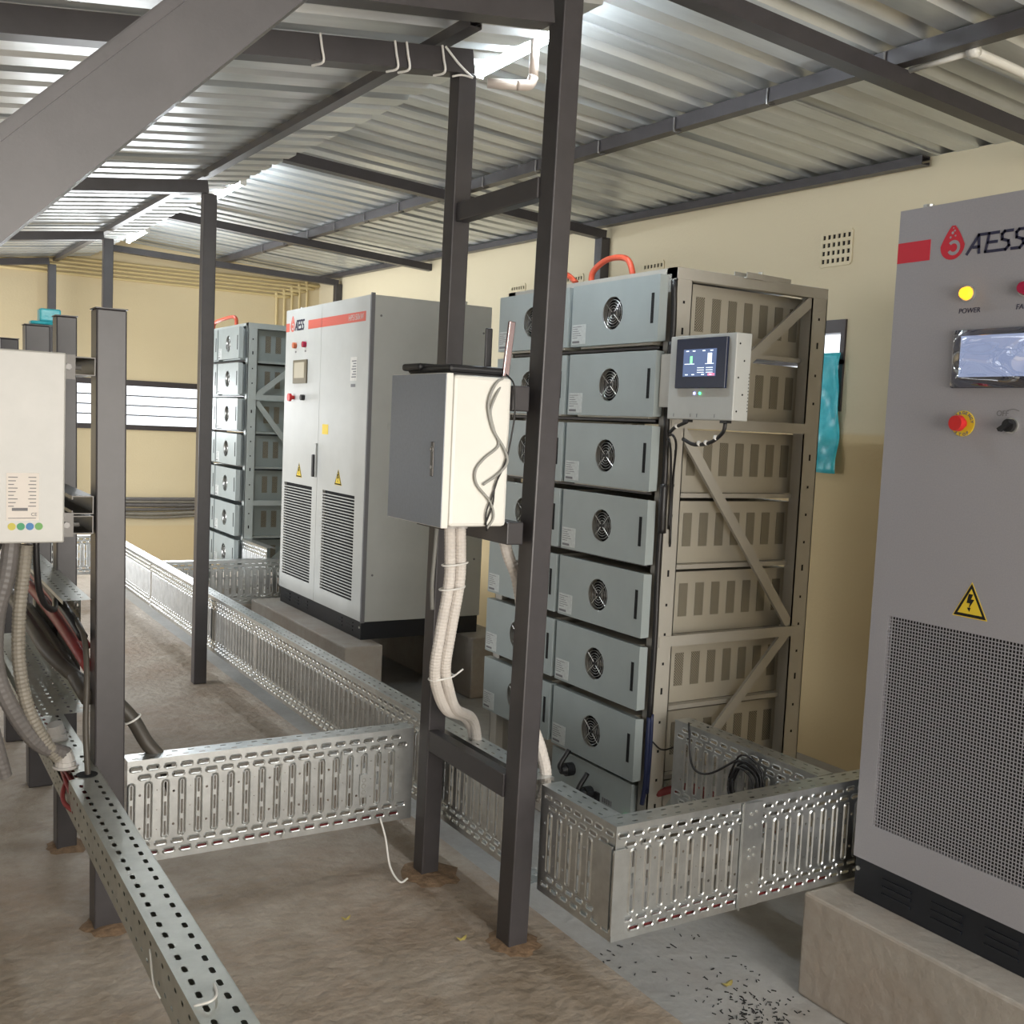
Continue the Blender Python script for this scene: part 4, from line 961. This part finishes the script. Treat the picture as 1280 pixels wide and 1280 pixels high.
tag(MB().tube([(1.437, 2.762, 1.08), (1.43, 2.755, 1.00), (1.425, 2.755, .90), (1.43, 2.758, .82)], .006, 6).build('signal_cable', 'cable_gy', smooth=True), 'pale wire strapped to the rear post below the wall box', 'cable')

# ================================================================== LEFT CLUSTER
t = thing('wall_box', 'white steel box with printed label and coloured dots at the left edge', 'enclosure', (.2, 2.80, 1.04))
MB().box(-.02, .415, 2.725, 2.87, 1.040, 1.492).build('body', 'boxwhite', t, bevel=.004)
l = MB().box(.288, .358, 2.7242, 2.725, 1.094, 1.206).build('label_sticker', 'label_pale', t)
mb = MB()
for k in range(9):
    z = 1.195-k*.0085
    mb.box(.292, .292+.020-(k % 3)*.004, 2.7236, 2.7243, z, z+.002).box(.335+.003*(k % 2), .352, 2.7236, 2.7243, z, z+.002)
mb.box(.300, .334, 2.7236, 2.7243, 1.117, 1.124).box(.292, .352, 2.7236, 2.7243, 1.099, 1.1005); mb.build('label_print', 'print', l)
text('CE', .011, (.341, 2.7238, 1.105), *FY, 'print', l)
MT['dot_y'] = mat('yellow_dot', (.52, .45, .05), .5); MT['dot_g'] = mat('teal_green_dot', (.03, .28, .12), .5); MT['dot_b'] = mat('blue_dot', (.03, .17, .42), .5); MT['dot_g2'] = mat('leaf_green_dot', (.12, .33, .08), .5)
for k, c in enumerate(('dot_y', 'dot_g', 'dot_b', 'dot_g2')):
    MB().disc((.300+.0195*k, 2.725, 1.080), (0, -1, 0), .0088, .0008, 20).build('coloured_dot', c, t)
for z in (1.463, 1.072):
    b = MB().box(.415, .452, 2.828, 2.834, z-.03, z+.03).build('mounting_lug', 'steel_dk', t)
    MB().disc((.435, 2.828, z), (0, -1, 0), .008, .008, 6).disc((.437, 2.84, z), (1, 0, 0), .006, .03, 8).build('bolt', 'steel_pale', b)
tag(MB().tube([(.338, 2.78, 1.03), (.332, 2.78, .96), (.325, 2.79, .86), (.327, 2.80, .74), (.350, 2.81, .62), (.395, 2.83, .52), (.425, 2.85, .475)], .0165, 12, rib=.10, step=.0052).build('corrugated_conduit', 'conduit_tan'), 'dusty tan corrugated conduit below the white box', 'conduit', 'conduits below the white box')
tag(MB().tube([(.305, 2.77, 1.05), (.295, 2.77, .96), (.275, 2.78, .86), (.275, 2.79, .74), (.305, 2.80, .64), (.37, 2.825, .53), (.445, 2.86, .478)], .020, 12, rib=.04, step=.007).build('corrugated_conduit', 'conduit_grey'), 'thick grey conduit curving below the white box', 'conduit', 'conduits below the white box')
tag(MB().tube([(.275, 2.80, 1.05), (.25, 2.80, .95), (.225, 2.80, .80), (.26, 2.81, .62), (.30, 2.83, .45)], .018, 12, rib=.04, step=.007).build('corrugated_conduit', 'conduit_grey'), 'second grey conduit at the left edge below the white box', 'conduit', 'conduits below the white box')
for (x, y, lab) in ((.445, 2.862, 'pale cable gland on the trunking where the grey conduit enters'), (.462, 3.12, 'farther pale cable gland on the trunking lid')):
    tag(MB().disc((x, y, .442), (0, 0, 1), .027, .018, 16, .025).disc((x, y, .460), (-.25, -.15, 1), .023, .028, 16, .021).torus((x, y, .446), (0, 0, 1), .028, .004, 20, 6).build('cable_gland', 'gland', smooth=False), lab, 'cable gland', 'glands on the trunking')
tag(MB().tube([(.362, 2.80, 1.04), (.366, 2.81, .97), (.375, 2.83, .91), (.395, 2.87, .865), (.43, 2.97, .835), (.465, 3.2, .82)], .008, 8).build('power_cable', 'cable', smooth=True), 'black cable bending from the white box into the open tray', 'cable')
tag(MB().tube([(.488, 3.0, .80), (.490, 2.88, .77), (.487, 2.82, .68), (.482, 2.80, .56), (.486, 2.785, .445), (.486, 2.785, .38)], .0075, 8).build('power_cable', 'cable_br', smooth=True), 'brown-black cable dropping into the round hole of the trunking', 'cable')
tag(MB().disc((.484, 2.785, .4425), (0, 0, 1), .026, .0012, 20).build('cable_hole', 'void'), 'round dark cable hole cut in the trunking lid', 'hole')
RC = random.Random(5)
for k in range(7):
    x = .444+.009*k
    pts = [(x, 2.70, .375+RC.uniform(0, .03)), (x-.004, 2.85, .405+RC.uniform(0, .02)), (x+RC.uniform(-.01, .01), 3.0, .415), (x+RC.uniform(-.01, .01), 3.3, .40), (x, 3.9, .39)]
    tag(MB().tube(pts, .0052, 6).build('power_cable', 'cable_red', smooth=True), ['first', 'second', 'third', 'fourth', 'fifth', 'sixth', 'seventh'][k]+' dark red wire from the aisle side in the open stretch of trunking', 'cable', 'red wires in the trunking')
tag(MB().tube([(.452, 2.86, .42), (.430, 2.80, .40), (.428, 2.76, .385), (.445, 2.71, .375)], .006, 6).build('power_cable', 'cable_red', smooth=True), 'dark red wire bulging out of the trunking side', 'cable')
for k, (x, z, r_, m_) in enumerate(((.482, .660, .020, 'cable_br'), (.485, .740, .016, 'cable_red'), (.475, .815, .013, 'cable'), (.488, .785, .012, 'cable_red'))):
    tag(MB().tube([(x+.02, 2.89+.02*k, z-.05), (x+.004, 3.05, z-.012), (x, 3.4, z+.01), (x, 3.9, z+.015)], r_, 10).build('power_cable', m_, smooth=True), ['dusty brown cable beside the thickest one in the open tray', 'red cable in the middle of the open tray', 'black cable under the lid of the open tray', 'red cable hanging at the open tray edge'][k], 'cable', 'cables in the open tray')
# brown cable into the aisle tray
tag(MB().tube([(.432, 3.95, .72), (.432, 3.4, .705), (.445, 3.14, .68), (.50, 2.99, .635), (.575, 2.962, .585), (.625, 2.95, .53), (.66, 2.925, .465), (.70, 2.915, .41), (.73, 2.91, .33)], .019, 12).build('power_cable', 'cable_br', smooth=True), 'thick brown-black cable running from the open tray down into the aisle tray', 'cable')
tag(MB().torus((.627, 2.949, .527), (-.55, .1, 1), .0225, .003, 22, 6).build('cable_tie', 'tie', smooth=True), 'white tie round the thick brown-black cable', 'cable tie')
# red power cables lying in trays
for (p, lab) in (((1.53, 1.99, 2.9), 'front cross tray'),):
    for k in range(3):
        tag(MB().tube([(1.55, 1.953+.014*k, .168), (1.9, 1.955+.013*k, .170), (2.28, 1.954+.014*k, .168)], .0062, 6).build('power_cable', 'cable_red', smooth=True), ['foremost', 'middle', 'rearmost'][k]+' red cable lying in the bottom of the front cross tray', 'cable', 'red cables in the front tray')
for k in range(3):
    tag(MB().tube([(.62, 2.873+.014*k, .168), (1.0, 2.875+.013*k, .170), (1.42, 2.873+.014*k, .168)], .0062, 6).build('power_cable', 'cable_red', smooth=True), ['foremost', 'middle', 'rearmost'][k]+' red cable lying in the bottom of the aisle tray', 'cable', 'red cables in the aisle tray')
tag(MB().tube([(2.30, 2.75, .14), (2.38, 2.68, .17), (2.36, 2.45, .19), (2.30, 2.2, .20)], .014, 8).tube([(2.34, 2.76, .14), (2.42, 2.68, .17), (2.40, 2.45, .18)], .013, 8).build('power_cable', 'cable_red', smooth=True), 'red power cables at the foot of the near rack', 'cable')
# cable coil inside the rear tray
mb = MB(); rn = random.Random(11)
for k in range(9):
    R1 = .060+rn.uniform(-.012, .012); c = (2.235+rn.uniform(-.014, .012), 2.26+rn.uniform(-.012, .012), .34+rn.uniform(-.010, .010)); n = 20
    mb.tube([(c[0]+.006*math.sin(3*a), c[1]+R1*math.cos(a)*.95, c[2]+R1*1.15*math.sin(a)) for a in [2*math.pi*j/n for j in range(n+1)]], .0036, 6, 1)
mb.tube([(2.235, 2.30, .40), (2.22, 2.40, .33), (2.225, 2.48, .33), (2.24, 2.52, .42), (2.262, 2.55, .443)], .0036, 6)
tag(mb.build('cable_coil', 'cable', smooth=True), 'coil of black cable hanging inside the rear tray', 'cable coil')
# stray wires
tag(MB().tube([(1.33, 2.852, .175), (1.34, 2.83, .12), (1.345, 2.80, .04), (1.36, 2.76, .006), (1.385, 2.76, .012)], .0032, 6).build('loose_wire', 'tie', smooth=True), 'white wire dangling below the aisle tray to the floor', 'wire')
for (x, z, L_) in ((1.02, .36, .035), (1.205, .375, .045), (1.03, .166, -.0)):
    tag(MB().tube([(x, 2.852, z+.02), (x-.004, 2.848, z), (x-.008, 2.85, z-L_)], .0022, 5).build('loose_wire', 'cable_gy', smooth=True), {1.02: 'short wire end hooked in a slot near the middle of the aisle tray', 1.205: 'short wire end hanging near the small plate of the aisle tray', 1.03: 'tiny wire stub at the lower edge of the aisle tray'}[x], 'wire', 'wire ends on the aisle tray')
tag(MB().tube([(.44, 1.60, .445), (.462, 1.59, .452), (.478, 1.61, .449), (.486, 1.65, .446)], .0022, 5).build('loose_wire', 'tie', smooth=True), 'thin pale tie tail curling on the lid of the narrow trunking', 'wire')
tag(MB().tube([(.432, 1.86, .42), (.425, 1.80, .39), (.43, 1.77, .375)], .002, 5).build('loose_wire', 'tie', smooth=True), 'thin pale tie tail on the side of the narrow trunking', 'wire')
tag(MB().tube([(.43, 1.475, .42), (.45, 1.47, .455), (.49, 1.465, .462), (.522, 1.465, .43)], .0042, 6).build('cable_tie', 'tie', smooth=True), 'white tie hooped over the trunking at the bottom edge', 'cable tie')

# ================================================================== WALL CONDUITS, BLUE SHEET, CABLE HANK
CL = ['lowest', 'second lowest', 'middle', 'second highest', 'highest']
for k in range(5):
    z = 2.50+.034*k; xv = 3.40+.075*k
    tag(MB().tube([(.9, YF-.013, z+.0), (xv-.06, YF-.013, z), (xv-.015, YF-.013, z-.015), (xv, YF-.013, z-.06), (xv, YF-.013, 1.2)], .012, 8, 6).build('wall_conduit', 'paint_cond', smooth=True), '%s of the cream painted pipes along the end wall' % CL[k], 'pipe', 'painted pipes on the end wall')
mb = MB(); nx, nz = 10, 26
for i in range(nx+1):
    for j in range(nz+1):
        u, v = i/nx, j/nz; z = 1.765-.55*v
        mb.v.append((XW-.03-.010*math.sin(7*v+5*u)-.006*math.sin(16*v-6*u), 3.412+(.20-.02*v)*u-.018*v, z))
for i in range(nx):
    for j in range(nz): a = i*(nz+1)+j; mb.f.append((a, a+1, a+nz+2, a+nz+1))
o = mb.build('plastic_sheet', 'plastic_bl', smooth=True); so = o.modifiers.new('thickness', 'SOLIDIFY'); so.thickness = .0015
tag(o, 'turquoise plastic sheet hanging below the wall window', 'plastic sheet')
tag(MB().box(.50, .585, 4.05, 4.10, 1.643, 1.655).box(.53, .60, 4.06, 4.12, 1.655, 1.70).build('plastic_bag', 'plastic_bl', bevel=.01), 'crumpled turquoise plastic on top of the third stanchion', 'plastic bag')
HL = ['top', 'second', 'third', 'fourth', 'fifth', 'bottom']
for k in range(6):
    z = .545-.032*k
    tag(MB().tube([(1.45, YF-.03, z-.02), (1.75, YF-.035-.01*(k % 2), z+.006*(k % 3)), (2.3, YF-.04, z+.010*math.sin(k)), (2.9, YF-.03, z+.004*k)], .013 if k % 2 else .017, 7).build('wall_cable', 'conduit_grey' if k in (0, 2, 3) else 'conduit_tan', smooth=True), '%s cable of the bundle along the end wall' % HL[k], 'cable', 'cable bundle on the end wall')

# ================================================================== FLOOR BITS
DL = ['near-frame tall post', 'rear post of the twin frame', 'nearest stanchion', 'second stanchion']
for i, (x, y, r_) in enumerate(((1.475, 2.30, .075), (1.47, 2.79, .10), (.56, 2.87, .075), (.55, 3.45, .07))):
    mb = MB(); n = 22; mb.v.append((x, y, .012)); rn = random.Random(i)
    for ring in (.55, 1):
        for k in range(n):
            a = 2*math.pi*k/n; rr = r_*ring*(1+rn.uniform(-.14, .14)); mb.v.append((x+rr*math.cos(a)*.9, y+rr*math.sin(a), .009*(1-ring)/.45+.0005))
    for k in range(n): mb.f += [(0, 1+k, 1+(k+1) % n), (1+k, 1+n+k, 1+n+(k+1) % n, 1+(k+1) % n)]
    tag(mb.build('earth_mound', 'dirt', smooth=True), 'small mound of reddish earth at the foot of the '+DL[i], 'dirt mound', 'earth at the posts')
def leaf(x, y, z, s_, lab):
    mb = MB(); n = 10; mb.v = [(x+s_*math.cos(2*math.pi*k/n), y+s_*.55*math.sin(2*math.pi*k/n), z+.004+.006*math.cos(4*math.pi*k/n)) for k in range(n)]; mb.v.append((x, y, z+.002))
    mb.f = [(k, (k+1) % n, n) for k in range(n)]
    tag(mb.build('dry_leaf', 'leaf'), lab, 'leaf', 'dry leaves on the floor')
leaf(2.02, 2.06, ZG, .020, 'yellowish dry leaf on the pale slab in the foreground')
leaf(1.13, 2.62, 0, .014, 'small dry leaf on the brown floor between the trays')
leaf(.98, 4.35, 0, .014, 'dark dry leaf on the floor beyond the aisle tray')
leaf(.95, 3.75, 0, .016, 'curled dry leaf near the thick brown-black cable')
leaf(1.36, 2.38, 0, .016, 'yellow-green leaf scrap left of the tall post foot')
mb = MB(); rn = random.Random(2)
for k in range(260):
    x = rn.uniform(1.66, 2.15); y = rn.uniform(1.55, 2.4); 
    if rn.random() < .4: x, y = rn.gauss(2.0, .06), rn.gauss(1.92, .06)
    if not (1.65 < x < 2.15): continue
    a = rn.uniform(0, 6.3); L_ = rn.uniform(.0015, .0075); w_ = rn.uniform(.0006, .0016)
    mb.sweep((x-L_*math.cos(a), y-L_*math.sin(a), ZG+.0015), (x+L_*math.cos(a), y+L_*math.sin(a), ZG+.0015), [(-w_, -.001), (w_, -.001), (w_, .001), (-w_, .001)])
o = mb.build('floor_debris', 'debris'); o['kind'] = 'stuff'; tag(o, 'scattered black plastic offcuts on the pale slab', 'debris')
